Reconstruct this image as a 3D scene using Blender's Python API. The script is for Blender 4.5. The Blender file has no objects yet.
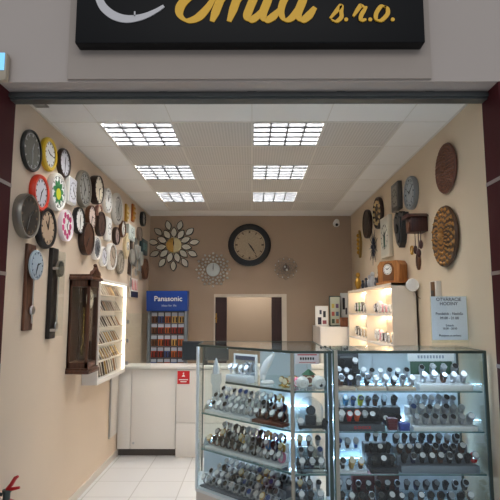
import bpy, math, random
from mathutils import Vector, Matrix
random.seed(7)
C = bpy.context.scene.collection
PI = math.pi
SC = bpy.context.scene

# ------------------------------------------------------------------ camera
CAM_H = 1.75
TILT = math.atan(60/500.0)
YAW = math.atan(2/500.0)
FPX = 500.0
cd = bpy.data.cameras.new('camera'); cam = bpy.data.objects.new('camera', cd); C.objects.link(cam)
cam.location = (0, 0, CAM_H); cam.rotation_euler = (PI/2+TILT, 0, YAW)
cd.sensor_width = 36; cd.lens = 36*FPX/500; cd.clip_start = .05
SC.camera = cam
_R = cam.rotation_euler.to_matrix()
def ray(px, py): return _R @ Vector(((px-250)/FPX, (250-py)/FPX, -1))
def on_x(px, py, x):
    d = ray(px, py); t = x/d.x; return Vector((x, d.y*t, CAM_H+d.z*t))
def on_y(px, py, y):
    d = ray(px, py); t = y/d.y; return Vector((d.x*t, y, CAM_H+d.z*t))
def mpp(p):                                   # metres per pixel at a place of the room
    f = _R @ Vector((0, 0, -1)); return (Vector(p)-Vector((0, 0, CAM_H))).dot(f)/FPX

# the shop's measures
XL, XR, YF, YB, ZC = -1.64, 1.59, 3.32, 7.94, 3.255
YFAC = 3.08                                    # face of the shop front
ZSOF = 3.215

# ------------------------------------------------------------------ materials
def lin(c):
    return tuple(((v/255)/12.92 if v/255 <= .04045 else ((v/255+.055)/1.055)**2.4) for v in c)
MATS = {}
def mat(name, rgb, rough=.5, metal=0, var=.0, scale=8, bump=0, emit=0, spec=.5, coat=0, bscale=None):
    if name in MATS: return MATS[name]
    m = bpy.data.materials.new(name); m.use_nodes = True; MATS[name] = m
    nt = m.node_tree; b = nt.nodes['Principled BSDF']; c = (*lin(rgb), 1)
    b.inputs['Base Color'].default_value = c
    b.inputs['Roughness'].default_value = rough; b.inputs['Metallic'].default_value = metal
    b.inputs['Specular IOR Level'].default_value = spec
    b.inputs['Coat Weight'].default_value = coat
    if emit:
        b.inputs['Emission Color'].default_value = c; b.inputs['Emission Strength'].default_value = emit
    if var or bump:
        tc = nt.nodes.new('ShaderNodeTexCoord'); n = nt.nodes.new('ShaderNodeTexNoise')
        n.inputs['Scale'].default_value = scale; n.inputs['Detail'].default_value = 4
        nt.links.new(tc.outputs['Object'], n.inputs['Vector'])
        if var:
            mx = nt.nodes.new('ShaderNodeMix'); mx.data_type = 'RGBA'
            mx.inputs[6].default_value = tuple(v*(1-var) for v in c[:3])+(1,)
            mx.inputs[7].default_value = tuple(min(1, v*(1+var)) for v in c[:3])+(1,)
            nt.links.new(n.outputs['Fac'], mx.inputs[0]); nt.links.new(mx.outputs[2], b.inputs['Base Color'])
        if bump:
            bp = nt.nodes.new('ShaderNodeBump'); bp.inputs['Strength'].default_value = bump; bp.inputs['Distance'].default_value = .01
            n2 = nt.nodes.new('ShaderNodeTexNoise'); n2.inputs['Scale'].default_value = bscale or scale*4
            nt.links.new(tc.outputs['Object'], n2.inputs['Vector'])
            nt.links.new(n2.outputs['Fac'], bp.inputs['Height']); nt.links.new(bp.outputs['Normal'], b.inputs['Normal'])
    return m
def wood(name, a, b_, scale=6, rough=.4, axis='Z'):
    if name in MATS: return MATS[name]
    m = bpy.data.materials.new(name); m.use_nodes = True; MATS[name] = m
    nt = m.node_tree; b = nt.nodes['Principled BSDF']; b.inputs['Roughness'].default_value = rough
    tc = nt.nodes.new('ShaderNodeTexCoord'); mp = nt.nodes.new('ShaderNodeMapping')
    s = [scale*5]*3; s['XYZ'.index(axis)] = scale*.4
    mp.inputs['Scale'].default_value = s
    n = nt.nodes.new('ShaderNodeTexNoise'); n.inputs['Scale'].default_value = 2; n.inputs['Detail'].default_value = 6
    cr = nt.nodes.new('ShaderNodeValToRGB')
    cr.color_ramp.elements[0].position = .35; cr.color_ramp.elements[1].position = .7
    cr.color_ramp.elements[0].color = (*lin(a), 1); cr.color_ramp.elements[1].color = (*lin(b_), 1)
    nt.links.new(tc.outputs['Object'], mp.inputs['Vector']); nt.links.new(mp.outputs['Vector'], n.inputs['Vector'])
    nt.links.new(n.outputs['Fac'], cr.inputs['Fac']); nt.links.new(cr.outputs['Color'], b.inputs['Base Color'])
    return m
def glass_mat(name, tint, refl=.9):
    m = bpy.data.materials.new(name); m.use_nodes = True; MATS[name] = m
    nt = m.node_tree; nt.nodes.clear()
    out = nt.nodes.new('ShaderNodeOutputMaterial'); mix = nt.nodes.new('ShaderNodeMixShader')
    tr = nt.nodes.new('ShaderNodeBsdfTransparent'); tr.inputs['Color'].default_value = (*tint, 1)
    gl = nt.nodes.new('ShaderNodeBsdfGlossy'); gl.inputs['Roughness'].default_value = .02
    gl.inputs['Color'].default_value = (refl, refl, refl, 1)
    fr = nt.nodes.new('ShaderNodeFresnel'); ge = nt.nodes.new('ShaderNodeNewGeometry'); io = nt.nodes.new('ShaderNodeMix')   # a thin pane reflects alike from both faces
    io.inputs[2].default_value = 1.45; io.inputs[3].default_value = 1/1.45
    nt.links.new(ge.outputs['Backfacing'], io.inputs[0]); nt.links.new(io.outputs[0], fr.inputs['IOR'])
    nt.links.new(fr.outputs[0], mix.inputs[0]); nt.links.new(tr.outputs[0], mix.inputs[1]); nt.links.new(gl.outputs[0], mix.inputs[2])
    nt.links.new(mix.outputs[0], out.inputs[0]); return m
GLASS = glass_mat('clear_glass', (.955, .985, .98))
GLASS_TOP = glass_mat('top_glass', (.93, .975, .965))

# ------------------------------------------------------------------ mesh builder
class MB:
    def __init__(s): s.v = []; s.f = []
    def add(s, vs, fs, M=None):
        b = len(s.v)
        s.v += [tuple(M @ Vector(p)) if M is not None else tuple(p) for p in vs]
        s.f += [tuple(b+i for i in f) for f in fs]; return s
    def box(s, x0, x1, y0, y1, z0, z1, M=None, bev=0):
        if bev:
            return s._bbox(x0, x1, y0, y1, z0, z1, M, bev)
        vs = [(x0,y0,z0),(x1,y0,z0),(x1,y1,z0),(x0,y1,z0),(x0,y0,z1),(x1,y0,z1),(x1,y1,z1),(x0,y1,z1)]
        return s.add(vs, [(0,3,2,1),(4,5,6,7),(0,1,5,4),(1,2,6,5),(2,3,7,6),(3,0,4,7)], M)
    def _bbox(s, x0, x1, y0, y1, z0, z1, M, b):
        import bmesh
        bm = bmesh.new(); bmesh.ops.create_cube(bm, size=1)
        for v in bm.verts:
            v.co = ((x0 if v.co.x < 0 else x1), (y0 if v.co.y < 0 else y1), (z0 if v.co.z < 0 else z1))
        bmesh.ops.bevel(bm, geom=list(bm.edges), offset=b, segments=2, affect='EDGES', profile=.5)
        bm.verts.index_update()
        s.add([v.co.copy() for v in bm.verts], [[v.index for v in f.verts] for f in bm.faces], M); bm.free(); return s
    def lathe(s, prof, seg=24, M=None, axis='Y', caps=True):
        vs = []
        for r, h in prof:
            for k in range(seg):
                a = 2*PI*k/seg; c, d = r*math.cos(a), r*math.sin(a)
                vs.append((c, h, d) if axis == 'Y' else ((c, d, h) if axis == 'Z' else (h, c, d)))
        fs = []
        for i in range(len(prof)-1):
            for k in range(seg):
                k2 = (k+1) % seg
                q = (i*seg+k, i*seg+k2, (i+1)*seg+k2, (i+1)*seg+k)
                fs.append(q if axis != 'Y' else q[::-1])
        if caps:
            a = tuple(range(seg)); b = tuple((len(prof)-1)*seg+k for k in range(seg))
            fs += [a[::-1], b] if axis != 'Y' else [a, b[::-1]]
        return s.add(vs, fs, M)
    def cyl(s, p0, p1, r, seg=10, r2=None, M=None):
        p0, p1 = Vector(p0), Vector(p1); d = p1-p0
        q = d.to_track_quat('Z', 'Y').to_matrix().to_4x4(); T = Matrix.Translation(p0) @ q
        if M is not None: T = M @ T
        return s.lathe([(r, 0), (r2 if r2 is not None else r, d.length)], seg, T, 'Z')
    def ball(s, c, r, seg=12, M=None, sz=1.0):
        n = max(4, seg//2)
        prof = [(max(1e-4, r*math.sin(PI*i/n)), -r*sz*math.cos(PI*i/n)) for i in range(n+1)]
        T = Matrix.Translation(Vector(c))
        if M is not None: T = M @ T
        return s.lathe(prof, seg, T, 'Z')
    def tube(s, pts, r, seg=8, closed=False, M=None):
        pts = [Vector(p) for p in pts]; n = len(pts); vs = []; up = Vector((.13, .2, 1)).normalized()
        for i, p in enumerate(pts):
            a = pts[(i-1) % n] if (closed or i) else p; b = pts[(i+1) % n] if (closed or i < n-1) else p
            t = (b-a).normalized(); u = t.cross(up)
            if u.length < 1e-4: u = t.cross(Vector((1, 0, 0)))
            u.normalize(); w = t.cross(u); rr = r[i] if isinstance(r, (list, tuple)) else r
            for k in range(seg):
                g = 2*PI*k/seg; vs.append(p+u*rr*math.cos(g)+w*rr*math.sin(g))
        fs = []
        for i in range(n if closed else n-1):
            j = (i+1) % n
            for k in range(seg):
                k2 = (k+1) % seg; fs.append((i*seg+k, i*seg+k2, j*seg+k2, j*seg+k))
        if not closed: fs += [tuple(range(seg))[::-1], tuple((n-1)*seg+k for k in range(seg))]
        return s.add(vs, fs, M)
    def prism(s, out, y0, y1, M=None):         # outline in local x,z ; from y0 (front) to y1
        n = len(out)
        vs = [(x, y0, z) for x, z in out]+[(x, y1, z) for x, z in out]
        fs = [tuple(range(n)), tuple(range(2*n-1, n-1, -1))]+[(i, n+i, n+(i+1) % n, (i+1) % n) for i in range(n)]
        return s.add(vs, fs, M)
    def prismz(s, out, z0, z1, M=None):        # outline in x,y
        n = len(out)
        vs = [(x, y, z0) for x, y in out]+[(x, y, z1) for x, y in out]
        fs = [tuple(range(n))[::-1], tuple(range(n, 2*n))]+[(i, (i+1) % n, n+(i+1) % n, n+i) for i in range(n)]
        return s.add(vs, fs, M)
    def mesh(s, name, m, smooth=True):
        me = bpy.data.meshes.new(name); me.from_pydata(s.v, [], s.f)
        import bmesh
        bm = bmesh.new(); bm.from_mesh(me); bmesh.ops.recalc_face_normals(bm, faces=bm.faces); bm.to_mesh(me); bm.free()
        if smooth:
            me.polygons.foreach_set('use_smooth', [True]*len(me.polygons))
            try: me.set_sharp_from_angle(angle=math.radians(38))
            except Exception: pass
        if m is not None: me.materials.append(m)
        me.update(); return me
    def build(s, name, m, parent=None, smooth=True, loc=None):
        o = bpy.data.objects.new(name, s.mesh(name, m, smooth)); C.objects.link(o)
        if parent is not None: o.parent = parent
        if loc is not None: o.location = loc
        return o
def tag(o, label=None, cat=None, group=None, kind=None):
    if label: o['label'] = label
    if cat: o['category'] = cat
    if group: o['group'] = group
    if kind: o['kind'] = kind
    return o
def thing(name, label, cat, loc=(0, 0, 0), rz=0, group=None):
    o = bpy.data.objects.new(name, None); C.objects.link(o); o.empty_display_size = .05
    o.location = loc; o.rotation_euler = (0, 0, rz); return tag(o, label, cat, group)
def struct(name, mb, m, parent=None, smooth=False):
    return tag(mb.build(name, m, parent, smooth), kind='structure')
def B(*a, **k): return MB().box(*a, **k)
def text_mesh(body, size, m, parent, loc, rot, extrude=.001, bold=0, shear=0, align='CENTER', name='lettering', spacing=1.0):
    cu = bpy.data.curves.new('t', 'FONT'); cu.body = body; cu.size = size; cu.extrude = extrude; cu.offset = bold; cu.shear = shear
    cu.align_x = align; cu.align_y = 'CENTER'; cu.space_character = spacing; cu.resolution_u = 3
    t = bpy.data.objects.new('t', cu); C.objects.link(t)
    dg = bpy.context.evaluated_depsgraph_get()
    me = bpy.data.meshes.new_from_object(t.evaluated_get(dg)); me.name = name
    bpy.data.objects.remove(t); bpy.data.curves.remove(cu)
    me.materials.clear(); me.materials.append(m)
    o = bpy.data.objects.new(name, me); C.objects.link(o); o.parent = parent
    o.location = loc; o.rotation_euler = rot; return o
FRONT = (PI/2, 0, 0)                            # text that faces -Y of its parent
def crom(pts, n=8):
    P = [Vector(p) for p in pts]; P = [P[0]*2-P[1]]+P+[P[-1]*2-P[-2]]; out = []
    for i in range(1, len(P)-2):
        for k in range(n):
            t = k/n; a, b, c, d = P[i-1:i+3]
            out.append(.5*((2*b)+(c-a)*t+(2*a-5*b+4*c-d)*t*t+(3*b-3*c+d-a)*t**3))
    out.append(P[-2]); return out
def pen(mb, pts, y0, y1, wfun, n=8):           # a brush stroke with its own thickness, in local x,z
    Q = crom([(a, b, 0) for a, b in pts], n); L = []; R = []
    for i, q in enumerate(Q):
        t = (Q[min(i+1, len(Q)-1)]-Q[max(i-1, 0)]); t.normalize(); nrm = Vector((-t.y, t.x, 0))
        w = wfun(i/(len(Q)-1), t)/2; L.append(q+nrm*w); R.append(q-nrm*w)
    m = len(Q); vs = []
    for y in (y0, y1):
        vs += [(p.x, y, p.y) for p in L]+[(p.x, y, p.y) for p in R]
    fs = []
    for i in range(m-1):
        fs += [(i, i+1, m+i+1, m+i), (2*m+i, 3*m+i, 3*m+i+1, 2*m+i+1), (i, 2*m+i, 2*m+i+1, i+1), (m+i, m+i+1, 3*m+i+1, 3*m+i)]
    fs += [(0, m, 3*m, 2*m), (m-1, 3*m-1, 4*m-1, 2*m-1)]
    mb.add(vs, fs)
ORD = 'first second third fourth fifth sixth seventh eighth ninth tenth eleventh twelfth thirteenth fourteenth fifteenth sixteenth seventeenth eighteenth nineteenth twentieth'.split()

# common materials
black = mat('black_plastic', (24, 24, 26), .35)
white = mat('white_plastic', (232, 230, 226), .4)
whitelam = mat('white_laminate', (226, 221, 215), .35, var=.02, scale=3)
silver = mat('brushed_silver', (190, 192, 195), .3, 1)
alu = mat('aluminium', (176, 180, 180), .38, .9, var=.05, scale=20)
gold = mat('gold_metal', (196, 152, 70), .32, .9)
cream = mat('cream_face', (232, 222, 200), .5)
dialw = mat('white_dial', (236, 236, 234), .4)
dark = mat('dark_ink', (28, 26, 26), .6)
redp = mat('red_plastic', (200, 32, 36), .35)
# ------------------------------------------------------------------ the setting
def tile_floor():
    m = bpy.data.materials.new('floor_tiles'); m.use_nodes = True; nt = m.node_tree; b = nt.nodes['Principled BSDF']
    tc = nt.nodes.new('ShaderNodeTexCoord'); mp = nt.nodes.new('ShaderNodeMapping'); br = nt.nodes.new('ShaderNodeTexBrick')
    mp.inputs['Location'].default_value = (.71+.44*8, -5.386+.435*24, 0)
    br.offset = 0; br.inputs['Scale'].default_value = 1; br.inputs['Brick Width'].default_value = .44; br.inputs['Row Height'].default_value = .435
    br.inputs['Mortar Size'].default_value = .006; br.inputs['Mortar Smooth'].default_value = .3
    br.inputs['Color1'].default_value = (*lin((208, 208, 209)), 1); br.inputs['Color2'].default_value = (*lin((203, 203, 204)), 1)
    br.inputs['Mortar'].default_value = (*lin((172, 170, 169)), 1)
    nt.links.new(tc.outputs['Object'], mp.inputs['Vector']); nt.links.new(mp.outputs['Vector'], br.inputs['Vector'])
    nt.links.new(br.outputs['Color'], b.inputs['Base Color']); b.inputs['Roughness'].default_value = .28
    return m
struct('floor', B(-4, 4, -2, 9.3, -.06, 0), tile_floor())
beige_l = mat('beige_paint_left', (210, 192, 172), .75, var=.03, scale=2.5, bump=.05, bscale=90)
beige_r = mat('beige_paint_right', (212, 193, 166), .75, var=.03, scale=2.5, bump=.05, bscale=90)
brown_b = mat('taupe_paint_back', (172, 151, 131), .75, var=.03, scale=2, bump=.05, bscale=90)
facade = mat('facade_paint', (182, 171, 164), .7, var=.03, scale=1.5)
facpanel = mat('sign_backboard', (168, 156, 147), .7, var=.02)
struct('wall_left', B(XL-.12, XL, YF, YB+.12, 0, 3.5), beige_l)
struct('wall_right', B(XR, XR+.12, YF, YB+.12, 0, 3.5), beige_r)
DX0, DX1, DZ = -.60, .545, 2.0                  # the doorway in the back wall
bw = MB(); bw.box(XL, DX0, YB, YB+.12, 0, ZC+.05); bw.box(DX1, XR, YB, YB+.12, 0, ZC+.05); bw.box(DX0, DX1, YB, YB+.12, DZ, ZC+.05)
struct('wall_back', bw, brown_b)
# corridor behind the doorway
corr = mat('corridor_paint', (190, 170, 148), .8, var=.02)
cw = MB(); cw.box(-1.6, 1.6, 9.2, 9.3, 0, 2.7); cw.box(-1.7, -1.6, YB+.12, 9.3, 0, 2.7); cw.box(1.6, 1.7, YB+.12, 9.3, 0, 2.7)
struct('wall_corridor', cw, corr)
struct('ceiling_corridor', B(-1.7, 1.7, YB+.12, 9.3, 2.7, 2.78), mat('corridor_ceiling', (205, 198, 188), .8))
jam = mat('doorway_lining', (214, 203, 188), .5)
dj = MB(); w = .05
dj.box(DX0, DX0+.02, YB-.015, YB+.13, 0, DZ); dj.box(DX1-.075, DX1, YB-.015, YB+.13, 0, DZ); dj.box(DX0+.02, DX1-.075, YB-.015, YB+.13, DZ-.045, DZ)
struct('trim_1', dj, jam)
brownd = wood('dark_brown_veneer', (48, 26, 26), (62, 34, 32), 5, .45)
struct('door_1', B(DX0+.022, DX0+.20, YB+.02, YB+.11, .01, DZ-.05), brownd)
struct('door_2', B(.31, DX1-.077, YB+.02, YB+.11, .01, DZ-.05), brownd)
hb = MB(); hb.box(DX0+.026, DX0+.046, YB-.001, YB+.021, 1.55, 1.70); hb.ball((DX0+.036, YB-.022, 1.62), .02)
tag(hb.build('door_handle', gold, bpy.data.objects['door_1']), 'brass door handle')
# ceiling: plain rim, perforated field of 600 mm tiles with six openings for the luminaires
white_tile = mat('plain_ceiling_tile', (240, 238, 234), .85, var=.015, scale=4)
def perforated():
    m = bpy.data.materials.new('perforated_ceiling_tile'); m.use_nodes = True; nt = m.node_tree; b = nt.nodes['Principled BSDF']; b.inputs['Roughness'].default_value = .85
    tc = nt.nodes.new('ShaderNodeTexCoord'); wv = nt.nodes.new('ShaderNodeTexWave'); wv.bands_direction = 'Y'; wv.inputs['Scale'].default_value = 12
    wv2 = nt.nodes.new('ShaderNodeTexWave'); wv2.bands_direction = 'X'; wv2.inputs['Scale'].default_value = 12
    mu = nt.nodes.new('ShaderNodeMath'); mu.operation = 'MULTIPLY'
    nt.links.new(tc.outputs['Object'], wv.inputs['Vector']); nt.links.new(tc.outputs['Object'], wv2.inputs['Vector'])
    nt.links.new(wv.outputs['Fac'], mu.inputs[0]); nt.links.new(wv2.outputs['Fac'], mu.inputs[1])
    mx = nt.nodes.new('ShaderNodeMix'); mx.data_type = 'RGBA'
    mx.inputs[6].default_value = (*lin((216, 211, 204)), 1); mx.inputs[7].default_value = (*lin((186, 180, 172)), 1)
    nt.links.new(mu.outputs[0], mx.inputs[0]); nt.links.new(mx.outputs[2], b.inputs['Base Color']); return m
GX = [-1.245, -.645, 0, .6, 1.215]; GY = [3.88+.6*i for i in range(7)]
LIGHTS = [(-1.245, 3.88), (0, 3.88), (-1.245, 5.08), (0, 5.08), (-1.245, 6.28), (0, 6.28)]
is_light = lambda x, y: any(abs(x-a) < .01 and abs(y-b) < .01 for a, b in LIGHTS)
rim_ = MB()
for (x0, x1, y0, y1) in ((XL, GX[0], YF, YB), (GX[-1], XR, YF, YB), (GX[0], GX[-1], YF, GY[0]), (GX[0], GX[-1], GY[-1], YB)): rim_.box(x0, x1, y0, y1, ZC, ZC+.02)
ceil = struct('ceiling', rim_, white_tile)
fld = MB()
for x, x2 in zip(GX, GX[1:]):
    for y in GY[:-1]:
        if not is_light(x, y): fld.box(x, x2, y, y+.6, ZC, ZC+.02)
        elif x2-x > .601: fld.box(x+.6, x2, y, y+.6, ZC, ZC+.02)
struct('ceiling_perforated_field', fld, perforated(), ceil)
tb = MB()
for x in GX: tb.box(x-.01, x+.01, GY[0], GY[-1], ZC-.004, ZC)
for y in GY: tb.box(GX[0], GX[-1], y-.01, y+.01, ZC-.004, ZC)
for y in GY: tb.box(XL, GX[0], y-.003, y+.003, ZC-.002, ZC); tb.box(GX[-1], XR, y-.003, y+.003, ZC-.002, ZC)
for x in GX: tb.box(x-.003, x+.003, YF, GY[0], ZC-.002, ZC)
tb.box(XL, XL+.02, YF, YB, ZC-.003, ZC); tb.box(XR-.02, XR, YF, YB, ZC-.003, ZC)
struct('trim_2', tb, mat('grid_bars', (222, 217, 208), .6))
struct('ceiling_slab', B(XL-.12, XR+.12, YF, YB+.12, 3.5, 3.56), mat('slab', (150, 148, 144), .9))
struct('baseboard_left', B(XL, XL+.012, YF, YB, 0, .075), mat('skirting_tile', (206, 198, 188), .4))
struct('baseboard_right', B(XR-.012, XR, YF, YB, 0, .075), MATS['skirting_tile'])
# shop front
stone = mat('maroon_stone_cladding', (70, 24, 28), .6, var=.12, scale=5, spec=.2)
struct('wall_front_left', B(-3.2, XL, YFAC, YF, 0, ZSOF), stone)
struct('wall_front_right', B(XR, 3.2, YFAC, YF, 0, ZSOF), stone)
struct('wall_front_top', B(-3.2, 3.2, YFAC, YF, ZSOF, 4.5), facade)
jt = MB()
for z in (.19, .79, 1.39, 1.99, 2.59):
    for s, x in ((-1, XL), (1, XR)):
        jt.box(min(x, x-s*.004), max(x, x-s*.004), YFAC, YF, z-.012, z+.012)
        a, b = sorted((x, s*3.2)); jt.box(a, b, YFAC-.004, YFAC, z-.012, z+.012)
struct('trim_3', jt, mat('joint_strip', (160, 150, 146), .4, .5))
rl = MB(); rl.box(XL, XR, 3.23, 3.30, 3.185, ZSOF); rl.box(XL, XR, 3.235, 3.315, 3.165, 3.183); rl.box(XL, XR, 3.215, 3.235, 3.178, 3.20)
for x in (-1.2, -.6, 0, .6, 1.2): rl.box(x-.03, x+.03, 3.222, 3.234, 3.20, ZSOF)
struct('trim_4', rl, mat('shutter_rail', (104, 108, 108), .4, .7, var=.1, scale=6))
pl = on_y(67, 80, YFAC-.02); pr = on_y(432, 80, YFAC-.02)
struct('trim_5', B(pl.x, pr.x, YFAC-.02, YFAC, ZSOF+.012, 4.45), facpanel)

# ------------------------------------------------------------------ ceiling luminaires
tube_m = mat('fluorescent_tube', (255, 250, 240), .4, emit=6)
louv = mat('satin_louvre', (98, 100, 104), .4, .2)
house = mat('lamp_housing', (225, 224, 222), .5)
place_words = ['front luminaire over the clock wall side', 'front luminaire near the ceiling middle', 'second luminaire on the clock wall side', 'second luminaire near the ceiling middle', 'rearmost luminaire on the clock wall side', 'rearmost luminaire near the ceiling middle']
lum = None
def make_lum():
    r = thing('ceiling_light', '', 'ceiling light', (0, 0, ZC), 0, 'recessed fluorescent ceiling lights')
    h = MB(); a = .297
    for (x0, x1, y0, y1) in ((-a, a, -a, -a+.012), (-a, a, a-.012, a), (-a, -a+.012, -a+.012, a-.012), (a-.012, a, -a+.012, a-.012)): h.box(x0, x1, y0, y1, -.002, .11)
    h.box(-a, a, -a, a, .11, .116); h.build('housing', house, r)
    l = MB()
    for i in range(1, 4): l.box(-.285+.57*i/4-.006, -.285+.57*i/4+.006, -.285, .285, 0, .045)
    for j in range(0, 6):
        y = -.285+.57*j/5; l.box(-.285, .285, max(-.285, y-.019), min(.285, y+.019), .0, .045)
    l.build('louvre_grid', louv, r)
    for i in range(4):
        MB().cyl((-.285+.57*(i+.5)/4, -.28, .075), (-.285+.57*(i+.5)/4, .28, .075), .013, 12).build('tube', tube_m, r)
    return r
def copy_tree(o, parent=None):
    c = o.copy(); C.objects.link(c)
    if parent is not None: c.parent = parent
    for ch in list(o.children): copy_tree(ch, c)
    return c
L0 = make_lum()
for i, (x, y) in enumerate(LIGHTS):
    r = L0 if i == 0 else copy_tree(L0)
    r.location = (x+.3, y+.3, ZC); r['label'] = place_words[i]+', louvred fluorescent panel' if i < 2 else place_words[i]+', louvred panel'
    ld = bpy.data.lights.new('luminaire_glow', 'AREA'); ld.shape = 'SQUARE'; ld.size = .55; ld.energy = 33; ld.color = (1, .98, .955)
    lo = bpy.data.objects.new('luminaire_glow', ld); C.objects.link(lo); lo.location = (x+.3, y+.3, ZC+.1)
# unseen fill light added to brighten the corridor; mall light
ld = bpy.data.lights.new('corridor_fill', 'AREA'); ld.size = .4; ld.energy = 15; ld.color = (1, .92, .82)
lo = bpy.data.objects.new('corridor_fill', ld); C.objects.link(lo); lo.location = (0, 8.6, 2.66); ld.color = (1, .96, .9)
ld = bpy.data.lights.new('mall_ceiling_lamp', 'AREA'); ld.shape = 'RECTANGLE'; ld.size = 6; ld.size_y = 2; ld.energy = 74; ld.color = (1, .98, .96)
lo = bpy.data.objects.new('mall_ceiling_lamp', ld); C.objects.link(lo); lo.location = (0, -1.5, 5.2); lo.rotation_euler = (math.radians(35), 0, 0)
w = bpy.data.worlds.new('mall_daylight'); SC.world = w; w.use_nodes = True
bg = w.node_tree.nodes['Background']; bg.inputs['Color'].default_value = (.86, .92, 1, 1); bg.inputs['Strength'].default_value = .38
SC.view_settings.view_transform = 'Standard'; SC.view_settings.look = 'None'; SC.view_settings.gamma = 1; SC.view_settings.exposure = .09

# ------------------------------------------------------------------ shop sign
SY0, SY1 = YFAC-.115, YFAC-.021
s0 = on_y(74.6, 43, SY0); s1 = on_y(425.5, 43, SY0)
sign = thing('shop_sign', 'black box sign with yellow script lettering above the shop opening', 'sign', (0, 0, 0))
signb = mat('sign_black', (9, 9, 12), .5, spec=.22)
MB().box(s0.x, s1.x, SY0, SY1, s0.z, 4.1, bev=.008).build('sign_box', signb, sign)
yel = mat('sign_yellow', (236, 182, 44), .4); grey = mat('sign_pale_grey', (205, 203, 206), .4)
def sp(px, py): q = on_y(px, py, SY0); return (q.x, q.z)
U = mpp(on_y(250, 20, SY0))
em = MB()
wid = [7, 7, 7.2, 8.2, 8.6, 8, 6.2, 4.4, 3]
pts = [sp(*p) for p in ((96, -24), (97, -12), (99, -2), (104, 8), (114, 16), (127, 19.5), (142, 17.5), (155, 12), (164, 6.5))]
pen(em, pts, SY0-.008, SY0-.0005, lambda t, d: U*(wid[min(8, int(t*8))]*(1-(t*8) % 1)+wid[min(8, int(t*8)+1)]*((t*8) % 1)))
a = sp(135, 12); b = sp(135, 17); em.box(a[0]-U*.7, a[0]+U*.7, SY0-.008, SY0-.0005, b[1], a[1])
em.build('ring_emblem', grey, sign, False)
let = MB()
def nib(mx, mn):
    sl = Vector((.42, .9, 0)).normalized()
    return lambda t, d: U*(mn+(mx-mn)*abs(d.dot(sl))**1.5)*(.55+.45*min(1, 6*t, 6*(1-t)))
W, wn = 8.6, 2.6
NS = [0]
def stroke(ps, mx=W, mn=wn):
    NS[0] += 1; pen(let, [sp(*p) for p in ps], SY0-.006-.0005*NS[0], SY0-.0002-.0001*NS[0], nib(mx, mn))
stroke(((209, -22), (199, -27), (190, -21), (191, -12), (203, -8), (190, -3), (181, 6), (180, 15), (187, 21), (198, 18), (207, 9), (213, 0)), 9.4, 3.4)
stroke(((213, 0), (220, -9), (222, -5), (217, 9), (212, 22)))
stroke(((216, 9), (226, -6), (236, -11), (238, -5), (234, 8), (229, 22)))
stroke(((233, 9), (243, -6), (253, -11), (255, -5), (250, 8), (247, 17), (250, 21), (257, 17), (263, 10)))
stroke(((272, -10), (267, 3), (263, 14), (265, 21), (272, 18), (280, 10)))
stroke(((301, -7), (293, -9), (285, -1), (281, 11), (284, 20), (291, 19), (299, 9), (304, -1)), 7.4, 3)
stroke(((307, -10), (302, 3), (298, 14), (301, 21), (308, 17), (315, 8)))
# s.r.o.
W2 = 4.4
stroke(((330, 19), (336, 12), (341, 6), (341, 12), (341, 18), (336, 22), (331, 20)), W2, 2)
stroke(((353, 17), (359, 8), (361, 6), (364, 8), (367, 8)), W2, 2); stroke(((366, 8), (361, 16), (361, 21), (366, 20)), W2, 2)
stroke(((386, 8), (381, 7), (376, 14), (376, 20), (381, 21), (387, 15), (387, 9), (384, 7)), W2, 2)
for px in (346, 370, 392.5):
    q = sp(px, 20); let.lathe([(U*2, SY0-.008), (U*2, SY0-.0005)], 12, Matrix.Translation((q[0], 0, q[1])), 'Y')
let.build('lettering', yel, sign, False)

# small lit screen on the facade
q0 = on_y(-14, 54, YFAC-.03); q1 = on_y(8, 82, YFAC-.03)
sb = thing('light_box', 'small rounded wall box with blue lit panel beside the sign', 'light box')
MB().box(q0.x, q1.x, YFAC-.06, YFAC-.001, q1.z, q0.z, bev=.02).build('box_frame', mat('taupe_shell', (178, 164, 144), .5), sb)
a0 = on_y(-12, 53, YFAC-.062); a1 = on_y(4, 70, YFAC-.062)
MB().box(a0.x, a1.x, YFAC-.066, YFAC-.061, a1.z, a0.z).build('lit_panel', mat('blue_lit_panel', (120, 190, 235), .3, emit=.9), sb)
# ================================================================== clocks
def dial_markings(mb, r, y, n=12, s=1.0, long=.16):
    for k in range(n):
        a = 2*PI*k/n; M = Matrix.Rotation(a, 4, 'Y'); w = r*.035*s*(1.6 if k % 3 == 0 else 1)
        mb.box(-w, w, y-.0012, y, r*(.92-long), r*.92, M)
    q = 36; mb.lathe([(r*.925, y), (r*.925, y-.0008), (r*.905, y-.0008), (r*.905, y), (r*.925, y)], q, caps=False)
def hand_mb(L, w, y, ang):
    M = Matrix.Rotation(ang, 4, 'Y'); return MB().prism([(-w*.4, -L*.18), (w*.4, -L*.18), (w, L*.25), (w*.3, L), (-w*.3, L), (-w, L*.25)], y-.0018, y, M)
WALLS = {'L': (XL, PI/2, -1), 'R': (XR, -PI/2, 1), 'B': (YB, 0, 0)}
def spot(wall, px, py, d):
    """centre on the wall of a thing whose face stands d proud of it"""
    if wall == 'L': p = on_x(px, py, XL+d); return Vector((XL+.001, p.y, p.z)), p
    if wall == 'R': p = on_x(px, py, XR-d); return Vector((XR-.001, p.y, p.z)), p
    p = on_y(px, py, YB-d); return Vector((p.x, YB-.001, p.z)), p
HAND = mat('clock_hand_black', (22, 22, 24), .4)
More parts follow.
